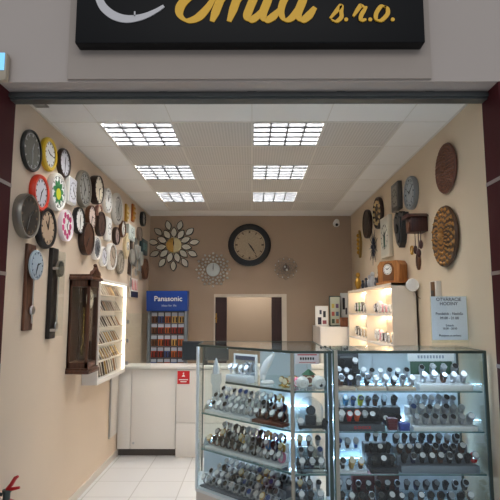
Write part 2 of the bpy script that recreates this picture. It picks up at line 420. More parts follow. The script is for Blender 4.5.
def clock(label, wall, px, py, hpx, rim, face, depth=.045, rimw=.12, seg=40, marks=True, hands=(300, 60), markm=None, group=None, handm=None, name='wall_clock', lip=0, cat='clock', size=None):
    base, p = spot(wall, px, py, depth); R = size/2 if size else hpx*mpp(p)/2
    t = thing(name, label, cat, base, WALLS[wall][1], group)
    rw = R*rimw; ph = PI/seg if seg < 12 else 0; T = Matrix.Rotation(ph, 4, 'Y')
    prof = [(R*.55, 0), (R*.97, 0), (R, -depth*.25), (R, -depth*.7), (R-rw*.3, -depth), (R-rw, -depth*.94), (R-rw*1.05, -depth+.012)]
    MB().lathe(prof, seg, T).build('case', rim, t)
    MB().lathe([(R-rw*.98, -depth*.5), (R-rw*.98, -depth+.010)], seg, T).build('dial', face, t, True)
    r = R-rw
    if lip: MB().lathe([(r*lip, -depth+.0101), (r*lip, -depth+.007), (r*lip*.93, -depth+.007), (r*lip*.93, -depth+.0101)], seg).build('inner_ring', rim, t)
    if marks:
        mb = MB(); dial_markings(mb, r, -depth+.0098); mb.build('dial_markings', markm or dark, t, False)
    if hands:
        hand_mb(r*.5, r*.05, -depth+.0085, math.radians(hands[0])).build('hour_hand', handm or HAND, t, False)
        hand_mb(r*.75, r*.04, -depth+.0065, math.radians(hands[1])).build('minute_hand', handm or HAND, t, False)
    return t, R, r
def rect_clock(label, wall, px, py, wm, hpx, rim, face, depth=.045, bw=.02, hands=(300, 60), round_face=0, marks=True, group=None, name='wall_clock', bev=.008):
    base, p = spot(wall, px, py, depth); H = hpx*mpp(p); t = thing(name, label, 'clock', base, WALLS[wall][1], group)
    MB().box(-wm/2, wm/2, -depth, 0, -H/2, H/2, bev=bev).build('case', rim, t)
    r = round_face or min(wm, H)/2-bw
    if round_face: MB().lathe([(r, -depth-.003), (r, -depth+.001)], 32).build('dial', face, t)
    else: MB().box(-wm/2+bw, wm/2-bw, -depth-.003, -depth+.001, -H/2+bw, H/2-bw).build('dial', face, t, False)
    if marks:
        mb = MB(); dial_markings(mb, r, -depth-.003); mb.build('dial_markings', dark, t, False)
    if hands:
        hand_mb(r*.5, r*.055, -depth-.0045, math.radians(hands[0])).build('hour_hand', HAND, t, False)
        hand_mb(r*.75, r*.045, -depth-.0065, math.radians(hands[1])).build('minute_hand', HAND, t, False)
    return t, H
G = 'wall clocks hung on the beige wall'
anth = mat('anthracite_rim', (44, 46, 44), .3, .2); greyface = mat('grey_speckled_face', (104, 104, 96), .6, var=.25, scale=60)
dkbrown = wood('dark_brown_wood', (40, 26, 20), (66, 42, 30), 6, .4); midbrown = wood('mid_brown_wood', (84, 52, 34), (118, 78, 52), 6, .4)
yellow = mat('yellow_plastic', (222, 186, 32), .35); orange_red = mat('red_orange_plastic', (222, 62, 36), .35)
greyrim = mat('warm_grey_rim', (150, 144, 132), .4, .2); silface = mat('silver_face', (168, 168, 164), .4, .3, var=.1, scale=20)
bw_face = mat('brown_black_face', (46, 38, 32), .5, var=.3, scale=30); tan_face = mat('tan_face', (176, 152, 128), .6, var=.1, scale=12)
leafgreen = mat('leaf_green_print', (40, 128, 72), .5, var=.3, scale=24); lemon = mat('lemon_print', (208, 214, 40), .5); pinkp = mat('magenta_print', (190, 44, 112), .5); pinkl = mat('pale_pink_print', (232, 170, 200), .5)
lavender = mat('pale_lavender_face', (212, 212, 222), .45)

clock('large dark grey round clock with speckled face, nearest the shop opening', 'L', 33.5, 151, 42, anth, greyface, .032, .10, hands=(20, 175), markm=silver, group=G, handm=silver)
t, R, r = clock('yellow rimmed round clock with white face beside the dark grey one', 'L', 51.2, 154.5, 34, yellow, dialw, .04, .24, hands=(300, 95), group=G)
clock('slim dark brown rimmed clock with white face, last of the top three', 'L', 66, 163, 29, dkbrown, lavender, .04, .13, hands=(10, 180), group=G)
clock('red rimmed clock with white face under the dark grey clock', 'L', 42.5, 193, 37, orange_red, lavender, .045, .22, hands=(40, 200), group=G)
t, R, r = clock('white clock printed with a green leaf and yellow lemon', 'L', 59.5, 192, 38, white, dialw, .05, .1, hands=None, group=G)
mb = MB()
for k in range(9):
    a = 2*PI*k/9; M = Matrix.Rotation(a, 4, 'Y'); mb.prism([(-r*.17, r*.25), (0, r*.15), (r*.17, r*.25), (r*.15, r*.6), (0, r*.78), (-r*.15, r*.6)], -.0425, -.0405, M)
mb.build('leaf_print', leafgreen, t, False); MB().lathe([(r*.34, -.0435), (r*.34, -.0405)], 20, Matrix.Translation((0, 0, -r*.12))).build('lemon_print', lemon, t)
rect_clock('white rounded square clock between the green clock and large grey clock', 'L', 73, 191, .20, 28, white, lavender, .045, .018, (0, 140), group=G, bev=.02)
clock('large warm grey clock with silver face and double ring', 'L', 86, 189, 37, greyrim, silface, .05, .14, hands=(200, 320), group=G, lip=.72)
clock('dark brown deep clock with cream face behind the large grey clock', 'L', 100, 190, 29, dkbrown, cream, .075, .1, hands=(60, 180), group=G)
clock('white oval clock with a dark dot low on its face', 'L', 109, 200.5, 25, white, dialw, .04, .08, hands=(0, 30), group=G)
clock('large pale grey clock under the ceiling edge near the gold ornament', 'L', 119, 209, 32, mat('pale_grey_rim', (204, 202, 196), .35, .2), silface, .05, .2, hands=(150, 30), group=G, lip=.8)
# big silver and brown clock with an offset ring behind the dial
t, R, r = clock('big brown faced clock set on a wide silver ring, above the plank pendulum clock', 'L', 31, 216, 45, mat('satin_steel', (150, 146, 138), .35, .8), bw_face, .062, .12, hands=(50, 200), markm=mat('bronze_mark', (120, 100, 80), .4, .4), group=G, handm=silver)
clock('black thick rimmed round clock with tan face', 'L', 49, 228, 42, black, tan_face, .05, .2, hands=(320, 10), group=G)
t, R, r = clock('white clock printed with magenta flowers', 'L', 68, 225.5, 32, mat('pink_white', (236, 224, 232), .4), dialw, .04, .06, hands=(150, 30), marks=False, group=G)
mb = MB(); random.seed(3)
for k in range(9):
    a = 2*PI*k/9; rr = r*(.72 if k % 2 else .6)
    for j in range(5): mb.lathe([(r*.115, -.0325), (r*.115, -.0305)], 10, Matrix.Translation((rr*math.cos(a)+r*.1*math.cos(j*1.257), -.0002*j, rr*math.sin(a)+r*.1*math.sin(j*1.257))))
mb.build('flower_print', pinkp, t, False)
clock('black rimmed clock with white face and fine numerals above the wooden disc', 'L', 81, 220.5, 27, black, dialw, .045, .12, hands=(10, 180), group=G)
clock('white clock with brown edge and pink motif in the middle row', 'L', 93, 217, 23, midbrown, mat('pinkish_face', (226, 208, 198), .5), .045, .08, hands=(90, 200), group=G)
clock('small pink brown clock peeping above the dark disc', 'L', 100.5, 212, 15, mat('dusty_pink', (176, 132, 118), .5), mat('beige_face', (202, 178, 156), .5), .04, .15, hands=(90, 200), group=G)
clock('dark brown disc clock without white face, middle row', 'L', 102.5, 224, 25, dkbrown, mat('brown_face', (74, 50, 40), .5, var=.2, scale=20), .05, .1, hands=(40, 200), group=G)
rect_clock('tall white clock with small black pendulum window', 'L', 109.5, 229, .17, 24, white, dialw, .05, .016, (300, 60), group=G, bev=.02)
t, R, r = clock('deep carved wooden disc clock above the cased pendulum clock', 'L', 89.5, 239, 33, dkbrown, wood('walnut_disc', (66, 40, 28), (96, 62, 42), 9, .5), .06, .06, hands=(70, 215), markm=midbrown, group=G)
clock('white rimmed clock with dark grey face beside the wooden disc', 'L', 98, 248, 24, white, mat('slate_face', (96, 98, 104), .5), .045, .16, hands=(330, 120), markm=white, group=G)
clock('all white pale clock over the lit cabinet', 'L', 105, 256.5, 20, white, lavender, .04, .12, hands=(330, 120), group=G)
clock('white thick rimmed clock with beige face over the lit cabinet', 'L', 113.5, 256.5, 27, white, mat('beige_grey_face', (174, 158, 142), .5), .055, .14, hands=(330, 120), group=G)
clock('grey beige oval clock behind the thick white clock', 'L', 121.5, 262, 24, mat('stone_grey', (142, 132, 120), .5), mat('stone_face', (168, 158, 144), .5, var=.15, scale=30), .04, .1, hands=(30, 200), group=G)
clock('dark rimmed pinkish clock below the large pale grey clock', 'L', 118, 236, 18, dkbrown, mat('mauve_face', (170, 146, 140), .5), .045, .14, hands=(30, 200), group=G)
clock('small white clock with brown edge behind the mauve one', 'L', 124, 229, 17, midbrown, dialw, .04, .14, hands=(30, 200), group=G)
rect_clock('pale square clock with black block face under the gold ornament', 'L', 132, 233, .34, 15, mat('pale_teal', (200, 208, 204), .4), mat('mint_face', (188, 200, 196), .4), .045, .03, (300, 60), group=G)
clock('dark clock high in the far corner of the clock wall', 'L', 144.5, 219, 15, anth, silface, .05, .15, hands=(300, 60), group=G)
rect_clock('dark teal square clock low in the far corner', 'L', 145, 247, .38, 15, mat('dark_teal', (34, 58, 62), .4), mat('teal_face', (84, 128, 128), .4), .045, .06, (300, 60), group=G)
clock('tall brown disc clock, lowest in the far corner', 'L', 146.5, 269, 21, midbrown, wood('chestnut_disc', (104, 66, 44), (138, 92, 64), 7, .5), .05, .07, hands=(70, 215), group=G)
clock('grey brown clock in the far corner above the teal square', 'L', 141, 234, 14, mat('taupe_rim', (128, 112, 100), .5), mat('taupe_face', (166, 150, 136), .5), .045, .15, hands=(70, 215), group=G)
# gold and orange ornaments under the ceiling edge
def ornament(label, px, py, hpx, m1, m2):
    base, p = spot('L', px, py, .05); H = hpx*mpp(p); w = H*.42
    t = thing('wall_ornament', label, 'ornament', base, PI/2, 'gilt wall ornaments')
    MB().box(-w/2, w/2, -.03, 0, -H/2, H/2, bev=.01).build('back_plate', m1, t)
    mb = MB()
    for k in range(6):
        a = k*PI/3; mb.lathe([(.001, -.05), (w*.15, -.045), (w*.18, -.03)], 10, Matrix.Translation((w*.28*math.cos(a), 0, H*.3*math.sin(a))))
    mb.box(-w*.4, w*.4, -.036, -.029, -H*.42, H*.42, bev=.003); mb.build('scroll_relief', m2, t)
ornament('gold scrolled wall ornament under the ceiling edge', 129, 213, 18, gold, mat('pale_gold', (222, 192, 120), .35, .7))
ornament('orange brown wall ornament next to the gold one', 135.5, 213, 18, mat('copper_orange', (176, 104, 44), .4, .4), gold)
# leaf shaped cream clock, hanging rods
def leaf(label, px, py, wm, hpx, m, name='leaf_clock', dm=None, cat='clock'):
    base, p = spot('L', px, py, .05); H = hpx*mpp(p); t = thing(name, label, cat, base, PI/2, G)
    out = [(wm/2*math.sin(PI*min(1, k/10))*(1 if k <= 10 else 1), H/2-H*k/10) for k in range(11)]
    out = [(0.001, H/2)]+[(wm/2*math.sin(PI*k/10)**.7, H/2-H*k/10) for k in range(1, 10)]+[(0, -H/2)]+[(-wm/2*math.sin(PI*k/10)**.7, H/2-H*k/10) for k in range(9, 0, -1)]
    MB().prism(out, -.04, 0).build('leaf_plate', m, t, False)
    MB().lathe([(wm*.26, -.046), (wm*.26, -.039)], 20).build('dial', dm or dialw, t)
    mb = MB(); dial_markings(mb, wm*.25, -.046); mb.build('dial_markings', dark, t, False)
    hand_mb(wm*.18, wm*.02, -.048, 1).build('hour_hand', HAND, t, False); hand_mb(wm*.22, wm*.015, -.05, 3).build('minute_hand', HAND, t, False)
leaf('cream leaf shaped clock over the lit cabinet edge', 128.5, 246, .22, 26, mat('cream_ceramic', (226, 208, 170), .35, var=.15, scale=20))
def blade(label, px, y0, y1, wm, m, tilt=0, dm=None):
    base, p = spot('L', px, (y0+y1)/2, .03); H = (y1-y0)*mpp(p); t = thing('pendulum_clock', label, 'clock', base, PI/2, 'slim pendulum clocks')
    T = Matrix.Rotation(math.radians(tilt), 4, 'Y')
    MB().box(-wm/2, wm/2, -.025, 0, -H/2, H/2, T, .006).build('plank', m, t)
    MB().lathe([(wm*.8, -.05), (wm*.8, -.024)], 20, T @ Matrix.Translation((0, 0, H*.32))).build('dial', dm or silface, t)
    hand_mb(wm*.4, wm*.04, -.052, 1).build('hour_hand', HAND, t, False)
    for o in (t.children[-1],): o.matrix_local = T @ Matrix.Translation((0, 0, H*.32))
    mb = MB(); mb.cyl((0, -.035, -H*.4), (0, -.035, H*.25), .006, 8); mb.lathe([(wm*.4, -.042), (wm*.4, -.028)], 16, Matrix.Translation((0, 0, -H*.4)))
    o = mb.build('pendulum', silver, t); o.matrix_local = T
blade('leaning dark brown plank clock behind the lit cabinet', 131, 250, 287, .13, dkbrown, 4, mat('grey_dial', (150, 146, 140), .4))
blade('silver plank clock between the dark plank and the pale one', 136, 247, 275, .13, mat('satin_grey', (150, 150, 148), .35, .7), 3)
blade('pale grey plank clock nearest the corner wall', 140.5, 254, 279, .13, mat('pale_satin', (190, 192, 190), .35, .4), 0)

# plank clock with a pale blue dial
base, p = spot('L', 30, 287, .02); W_ = .14; H = 86*mpp(p)
t = thing('pendulum_clock', 'narrow brown plank pendulum clock with pale blue round dial', 'clock', base, PI/2, 'long pendulum clocks')
MB().box(-W_/2, W_/2, -.022, 0, -H/2, H/2, bev=.004).build('plank', wood('plank_walnut', (70, 40, 26), (112, 68, 44), 5, .4), t)
c, pc = spot('L', 37.5, 265, .07); dz = c.z-base.z; dx = c.y-base.y; r = 15*mpp(pc)
bf = mat('pale_blue_face', (170, 186, 198), .45)
T = Matrix.Translation((dx, 0, dz)); MB().lathe([(.03, -.022), (.03, -.05), (r*.97, -.05), (r, -.056), (r, -.066), (r*.94, -.07)], 36, T).build('dial', bf, t)
mb = MB(); dial_markings(mb, r*.95, -.07); o = mb.build('dial_markings', mat('navy_mark', (52, 70, 96), .5), t, False); o.location = (dx, 0, dz)
for n, a, k in (('hour_hand', 70, .5), ('minute_hand', 200, .75)):
    o = hand_mb(r*k, r*.045, -.0725, math.radians(a)).build(n, HAND, t, False); o.location = (dx, 0, dz)
mb = MB(); mb.cyl((.02, -.035, -H*.42), (.02, -.035, dz-r*.8), .005, 8); mb.lathe([(.032, -.045), (.036, -.035), (.032, -.026)], 20, Matrix.Translation((.02, 0, -H*.27)))
mb.build('pendulum', silver, t)
# black plank clock with glass box dial
base, p = spot('L', 53.5, 293, .03); H = 90*mpp(p)
t = thing('pendulum_clock', 'long black plank pendulum clock with glass front', 'clock', base, PI/2, 'long pendulum clocks')
MB().box(-.06, .06, -.035, 0, -H/2, H/2, bev=.004).build('plank', mat('black_brown_lacquer', (34, 30, 28), .3), t)
c, pc = spot('L', 63, 269, .09); dx, dz = c.y-base.y, c.z-base.z; s = 13*mpp(pc)
MB().box(dx-s*.8, dx+s*.5, -.088, -.082, -H*.47, dz+s*1.3).build('glass_front', GLASS, t, False)
mb = MB(); mb.box(-.055, -.02, -.082, -.034, dz-.01, dz+.01); mb.box(-.055, -.02, -.082, -.034, -H*.42, -H*.42+.02); mb.build('glass_standoff', silver, t)
MB().lathe([(s*.62, -.08), (s*.62, -.06)], 32, Matrix.Translation((dx-.01, 0, dz))).build('dial', mat('grey_glass_dial', (128, 122, 110), .35, .3), t)
mb = MB(); dial_markings(mb, s*.6, -.0805); o = mb.build('dial_markings', dark, t, False); o.location = (dx-.01, 0, dz)
mb = MB(); mb.cyl((dx-.01, -.06, -H*.36), (dx-.01, -.06, dz-s*.6), .006, 8); mb.lathe([(.03, -.066), (.034, -.06), (.03, -.054)], 20, Matrix.Translation((dx-.01, 0, -H*.36))); mb.build('pendulum', silver, t)
# cased wall clock
yc = 4.62; hw, dp = .13, .185; z0, z1 = 1.19, 2.07
t = thing('regulator_clock', 'tall dark wooden cased pendulum clock with glazed sides and carved top', 'clock', (XL+.001, yc, z0), PI/2)
regw = wood('regulator_mahogany', (68, 40, 28), (98, 62, 44), 5, .3); H = z1-z0
mb = MB()
for x in (-hw, hw-.022):
    for y in (-dp, -.025): mb.box(x, x+.022, y, y+.025, .05, H-.05)
mb.box(-hw, hw, -dp, 0, .05, .10); mb.box(-hw, hw, -dp, 0, H-.11, H-.05); mb.box(-hw, hw, -.012, 0, .08, H-.06); mb.box(hw-.012, hw-.002, -dp+.02, -.012, .08, H-.08)
mb.build('case', regw, t, False)
mb = MB(); mb.box(-hw-.025, hw+.025, -dp-.025, 0, 0, .03, bev=.006); mb.box(-hw-.012, hw+.012, -dp-.012, 0, .03, .05); mb.build('base_moulding', regw, t)
mb = MB(); mb.box(-hw-.025, hw+.025, -dp-.03, 0, H-.05, H-.02, bev=.006); mb.box(-hw-.01, hw+.01, -dp-.012, 0, H-.02, H)
mb.prism([(-hw, 0), (hw, 0), (hw*.8, .03), (hw*.35, .045), (0, .085), (-hw*.35, .045), (-hw*.8, .03)], -dp-.02, -dp+.01, Matrix.Translation((0, 0, H))); mb.ball((0, -dp, H+.09), .018)
mb.build('carved_top', regw, t)
mb = MB(); mb.box(-hw+.02, hw-.02, -dp+.004, -dp+.008, .1, H-.11); mb.box(-hw+.004, -hw+.008, -dp+.02, -.02, .1, H-.11); mb.build('glass_pane', GLASS, t, False)
MB().lathe([(.085, -dp+.045), (.085, -dp+.03)], 32, Matrix.Translation((0, 0, H-.22))).build('dial', cream, t)
mb = MB(); dial_markings(mb, .085, -dp+.03); o = mb.build('dial_markings', dark, t, False); o.location = (0, 0, H-.22)
for n, a, k in (('hour_hand', 330, .5), ('minute_hand', 60, .75)):
    o = hand_mb(.085*k, .005, -dp+.028, math.radians(a)).build(n, HAND, t, False); o.location = (0, 0, H-.22)
mb = MB(); mb.cyl((0, -dp+.09, .17), (0, -dp+.09, H-.3), .005, 8); mb.lathe([(.045, -dp+.096), (.05, -dp+.09), (.045, -dp+.084)], 24, Matrix.Translation((0, 0, .2))); mb.build('pendulum', mat('brass_pendulum', (190, 160, 96), .25, 1), t)
# card of red pens
base, p = spot('L', 136, 288, .04); u = mpp(p)
t = thing('pen_display', 'small white wall card of four red items over a navy band', 'display', base, PI/2)
MB().box(-.20, .20, -.02, 0, -.13, .13, bev=.004).build('hanging_card', white, t); MB().box(-.20, .20, -.024, -.019, -.13, -.05).build('navy_band', mat('navy_print', (30, 34, 62), .5), t, False)
for k in range(4):
    x = -.14+.09*k; MB().prism([(x-.015, -.03), (x+.015, -.03), (x+.013, .07), (x, .115), (x-.013, .07)], -.0235, -.0202).build('red_pen', redp, t, False)

# ------------------------------------------------------------------ back wall clocks
def leafout(L, w, n=8): return [(0, -L/2)]+[(w/2*math.sin(PI*k/n)**.8, -L/2+L*k/n) for k in range(1, n)]+[(0, L/2)]+[(-w/2*math.sin(PI*k/n)**.8, -L/2+L*k/n) for k in range(n-1, 0, -1)]
base, p = spot('B', 173.5, 245, .04); u = mpp(p)
t = thing('flower_mirror_clock', 'large flower shaped clock of leaf mirrors with half golden centre', 'clock', base, 0)
mirror = mat('pale_leaf_mirror', (226, 222, 206), .18, .35)
goldmos = mat('gold_mosaic', (186, 146, 72), .4, .4, var=.35, scale=70)
MB().lathe([(u*6.8, 0), (u*8, -.02), (u*7.6, -.03)], 36).build('centre_plate', mat('cream_gold', (206, 192, 150), .35, .3), t)
mb = MB(); rr = u*7.4; mb.prism([(0, -rr)]+[(-rr*math.sin(PI*k/16), -rr*math.cos(PI*k/16)) for k in range(1, 16)]+[(0, rr)], -.034, -.0295); mb.build('gold_half', goldmos, t, False)
hand_mb(u*5.5, u*.35, -.04, 0).build('minute_hand', HAND, t, False); hand_mb(u*3.6, u*.4, -.036, .1).build('hour_hand', HAND, t, False)
for ring, n, rad, L, w, off in ((0, 11, 12.8, 10.2, 5.4, 0), (1, 11, 20.8, 10, 5.0, .5)):
    for k in range(n):
        a = 2*PI*(k+off)/n
        M = Matrix.Rotation(a, 4, 'Y') @ Matrix.Translation((0, 0, u*rad))
        pt = MB().prism(leafout(u*L*1.12, u*w*1.3), -.018-.004*ring, 0, M).build('petal', black, t, False)
        MB().prism(leafout(u*L*.96, u*w*1.02), -.022-.004*ring, -.0175-.004*ring, M).build('mirror_inlay', mirror, pt, False)
t, R, r = clock('large black round clock with newsprint beige face on the back wall', 'B', 249.5, 244.8, 43, mat('gloss_black_rim', (20, 22, 26), .3), mat('newsprint_face', (176, 160, 136), .6, var=.3, scale=55), .06, .27, marks=True, hands=(142, 146), markm=mat('brown_numeral', (92, 76, 60), .5), size=None)
base, p = spot('B', 213, 269.5, .04); u = mpp(p)
t = thing('sunburst_clock', 'silver beaded sunburst clock with pale dial on the back wall', 'clock', base, 0)
MB().lathe([(u*6, 0), (u*7, -.015), (u*6.6, -.025)], 32).build('dial', mat('frosted_dial', (196, 204, 204), .35), t)
mb = MB(); dial_markings(mb, u*6.4, -.0255, s=.8); mb.build('dial_markings', silver, t, False)
hand_mb(u*4, u*.4, -.028, 0).build('hour_hand', HAND, t, False); hand_mb(u*6, u*.35, -.03, .05).build('minute_hand', HAND, t, False)
chrome = mat('dark_chrome', (204, 202, 196), .35, .4); wire = mat('wire_grey', (146, 140, 132), .35, .7)
for k in range(24):
    a = 2*PI*k/24; M = Matrix.Rotation(a, 4, 'Y'); e = 17.5 if k % 2 == 0 else 14.5
    ry = MB().cyl((0, -.012, u*6), (0, -.012, u*e), .003, 6, M=M).build('ray', wire, t)
    for q in ((9, 12.5, 16.6) if k % 2 == 0 else (10.7, 14.4)): MB().ball((0, -.014, u*q), u*1.2, 8, M).build('crystal_bead', chrome, ry)
base, p = spot('B', 286, 268, .04); u = mpp(p)
t = thing('wire_clock', 'openwork wire clock with two bright beads on the back wall', 'clock', base, 0)
for k in range(5):
    a = PI*k/5; M = Matrix.Rotation(a, 4, 'Y')
    MB().tube([(u*4.6*math.cos(2*PI*j/28), -.012-.002*k, u*11.5*math.sin(2*PI*j/28)) for j in range(28)], .0032, 6, True, M).build('wire_loop', wire, t)
MB().lathe([(u*3.2, 0), (u*3.6, -.018), (u*3.2, -.03)], 24).build('dial', mat('taupe_dial', (128, 116, 108), .4), t)
for x, z in ((-.9, 1.4), (.9, -1.8)): MB().ball((x*u, -.036, z*u), u*1.3, 10).build('bright_bead', mat('bright_bead', (240, 240, 240), .15, .2), t)
hand_mb(u*5, u*.4, -.05, 0).build('minute_hand', HAND, t, False)
for k in range(12):
    a = 2*PI*k/12+.2; MB().ball((u*11*math.cos(a), -.02, u*9.5*math.sin(a)), u*.7, 8).build('wire_bead', chrome, t)

# ------------------------------------------------------------------ right wall things
def carved(label, px, py, hpx, m, m2, rings, depth, n0=8, dn=6, hr=.085):
    base, p = spot('R', px, py, depth); R = hpx*mpp(p)/2
    t = thing('carved_disc', label, 'wall disc', base, -PI/2, 'carved discs on the wall')
    MB().lathe([(R*.9, 0), (R, -depth*.35), (R*.97, -depth*.6), (R*.9, -depth*.55), (R*.3, -depth*.8)], 48).build('disc', m, t)
    for q in range(rings):
        rr = R*(.2+.68*q/(rings-1)); n = n0+dn*q; mb = MB(); y = -depth*(.78-.22*q/(rings-1))
        for k in range(n):
            a = 2*PI*(k+.5*(q % 2))/n; M = Matrix.Rotation(a, 4, 'Y') @ Matrix.Translation((0, y, rr)); w, h = rr*PI/n*(.66 if q else 1.05), R*hr*.9
            mb.add([(-w, 0, 0), (0, 0, -h), (w, 0, 0), (0, 0, h), (0, -depth*.28, 0), (0, .01, 0)], [(0, 1, 4), (1, 2, 4), (2, 3, 4), (3, 0, 4), (1, 0, 5), (2, 1, 5), (3, 2, 5), (0, 3, 5)], M)
        mb.build('carved_relief_pattern', m2, t, False)
    MB().ball((0, -depth*.8, 0), R*.12, 16).build('boss', m2, t); MB().box(-.01, .01, -.012, 0, R*.55, R*.62).build('hanging_hook', silver, t, False)
carved('reddish brown carved wooden disc high on the wall by the opening', 442, 168.5, 51, wood('red_carved_wood', (84, 46, 32), (124, 76, 54), 14, .5), wood('red_carved_relief', (104, 60, 40), (142, 92, 64), 14, .5), 6, .05)
carved('golden carved dish with sunflower relief under the brown disc', 439.5, 236.5, 62, wood('dark_gilt', (62, 40, 22), (86, 58, 32), 14, .45), mat('gilt_relief', (168, 122, 66), .5, .25), 5, .07, 20, 0, .10)
t, R, r = clock('pale blue grey round clock with silver rim at the top of the wall', 'R', 408.5, 193, 34, mat('blue_grey_rim', (146, 152, 156), .35, .3), mat('ice_face', (172, 184, 190), .45, var=.12, scale=25), .05, .14, hands=(300, 60), group='clocks beside the lit shelf', lip=.7)
rect_clock('grey square framed clock next to the pale blue one', 'R', 394.5, 197, .26, 28, mat('dark_grey_frame', (84, 80, 76), .4), mat('mid_grey_face', (128, 124, 116), .5, var=.15, scale=20), .05, .04, (300, 60), group='clocks beside the lit shelf')
t, R, r = clock('dark round clock with twelve golden dots', 'R', 376.5, 213, 32, dkbrown, mat('chocolate_face', (66, 48, 36), .5), .045, .1, marks=False, hands=(300, 60), handm=gold, group='clocks beside the lit shelf')
for k in range(12):
    a = 2*PI*k/12; MB().ball((r*.76*math.cos(a), -.037, r*.76*math.sin(a)), r*.13, 10).build('gold_dot', mat('cream_gold_dot', (208, 180, 130), .4, .2), t)
clock('plain dark brown round clock nearest the back wall', 'R', 365.5, 224, 29, dkbrown, mat('umber_face', (70, 56, 46), .5, var=.2, scale=25), .05, .1, hands=(300, 60), markm=midbrown, group='clocks beside the lit shelf')
t, H = rect_clock('tall cream panel clock with green figure', 'R', 384.5, 237, .36, 41, mat('cream_panel', (216, 208, 190), .5), mat('cream_panel_face', (204, 200, 184), .5, var=.08, scale=15), .05, .025, (300, 60), group='clocks beside the lit shelf')
mb = MB(); mb.prism([(-.02, -.12), (.03, -.12), (.035, 0), (.01, .06), (-.02, 0)], -.058, -.0525); mb.build('green_figure', mat('dark_green_print', (52, 92, 72), .5), t, False)
base, p = spot('R', 398, 229, .06); u = mpp(p)
t = thing('shield_clock', 'black angular shield shaped wall clock', 'clock', base, -PI/2)
slate = mat('black_slate', (46, 50, 52), .35, var=.15, scale=10)
out = [(x*u*2.0, z*u) for x, z in ((-7, 12), (-3, 18), (-1, 14), (3, 17), (6, 13), (9, 14), (7, 0), (4, -14), (1, -19), (-3, -14), (-7, 2))]
MB().prism(out, -.06, 0).build('shield', slate, t, False); MB().prism([(a*.72, b*.72) for a, b in out], -.072, -.0595).build('raised_panel', mat('slate_panel', (58, 62, 64), .3), t, False)
mb = MB(); mb.lathe([(.05, -.085), (.05, -.071)], 20); mb.build('dial', mat('slate_dial', (36, 38, 40), .4), t)
# dark maroon cuckoo clock with hanging weights
p = on_x(415, 224, XR-.09); u = mpp(p)
t = thing('cuckoo_clock', 'dark maroon cuckoo clock house with cone weights hanging below', 'clock', (XR-.001, p.y, p.z), -PI/2)
mar = wood('maroon_wood', (52, 26, 24), (78, 40, 34), 8, .4); w = .085
MB().box(-w, w, -.15, 0, -.08, .06, bev=.006).build('clock_house', mar, t)
mb = MB(); mb.prism([(-w-.03, .055), (w+.03, .055), (w*.9, .085), (-w*.9, .085)], -.18, 0); mb.build('roof', mar, t)
mb = MB(); mb.lathe([(.045, -.156), (.045, -.149)], 20, Matrix.Translation((0, 0, -.02))); mb.build('dial', midbrown, t)
for x, z in ((.08, -.17), (.02, -.24), (-.07, -.20)):
    mb = MB(); mb.cyl((x, -.07, -.08), (x, -.07, z), .004, 6); mb.ball((x, -.07, z-.03), .021, 10, sz=2); mb.build('cone_weight', mar, t)
def pend(label, px, py, hpx, wm, m, name='leaf_pendant', cat='ornament'):
    base, p = spot('R', px, py, .03); H = hpx*mpp(p); t = thing(name, label, cat, base, -PI/2)
    MB().prism(leafout(H, wm, 12), -.022, 0).build('leaf_plate', m, t, False); mb = MB(); mb.cyl((0, -.026, -H*.4), (0, -.026, H*.4), .004, 6); mb.build('midrib', mat('midrib', (90, 62, 46), .5), t)
pend('brown leaf shaped pendant under the cuckoo clock', 416.5, 261, 18, .10, midbrown)
base, p = spot('R', 372.5, 247, .04); u = mpp(p)
t = thing('starburst_ornament', 'dark blue spiky starburst ornament on the wall above the shelf', 'ornament', base, -PI/2)
inkb = mat('ink_blue_metal', (44, 48, 62), .35, .5)
MB().ball((0, -.03, 0), .035, 14).build('hub', inkb, t)
for k in range(18):
    a = 2*PI*k/18; L = .24 if k % 2 else .17
    MB().cyl((0, -.03, 0), (L*math.cos(a), -.03, L*math.sin(a)*(1.0)), .009, 6, .002).build('spike', inkb, t)
leafm = mat('antique_gold', (170, 138, 82), .4, .6)
base, p = spot('R', 358, 244, .04); H = 28*mpp(p)
t = thing('gilt_plaque', 'slim antique gold plaque nearest the back wall', 'ornament', base, -PI/2)
MB().prism(leafout(H, .2, 12), -.03, 0).build('hanging_plate', leafm, t, False); mb = MB()
for k in range(5): mb.ball((0, -.032, H*(-.3+.15*k)), .03, 10)
mb.build('rosette_relief', gold, t)
base, p = spot('R', 410, 249.5, .03)
t = thing('brass_pendant', 'tiny pale brass pendant under the shield clock', 'ornament', base, -PI/2)
MB().tube([(.035*math.cos(2*PI*k/16), -.012, .035*math.sin(2*PI*k/16)) for k in range(16)], .007, 6, True).build('ring', gold, t); MB().ball((0, -.012, -.04), .015, 8).build('drop', gold, t)
# dome camera in the back corner
p = on_y(337, 217, YB-.06)
t = thing('security_camera', 'small white security camera in the back corner under the ceiling', 'camera', (p.x, YB-.001, 3.16))
MB().lathe([(.04, 0), (.042, -.02), (.02, -.04)], 20).build('mount_plate', white, t); mb = MB(); mb.cyl((0, -.03, 0), (-.02, -.09, -.03), .015, 10); mb.build('bracket', white, t)
mb = MB(); mb.ball((-.02, -.10, -.05), .055, 18); mb.build('camera_ball', white, t); MB().cyl((-.02, -.145, -.07), (-.022, -.157, -.077), .022, 14).build('lens', black, t)
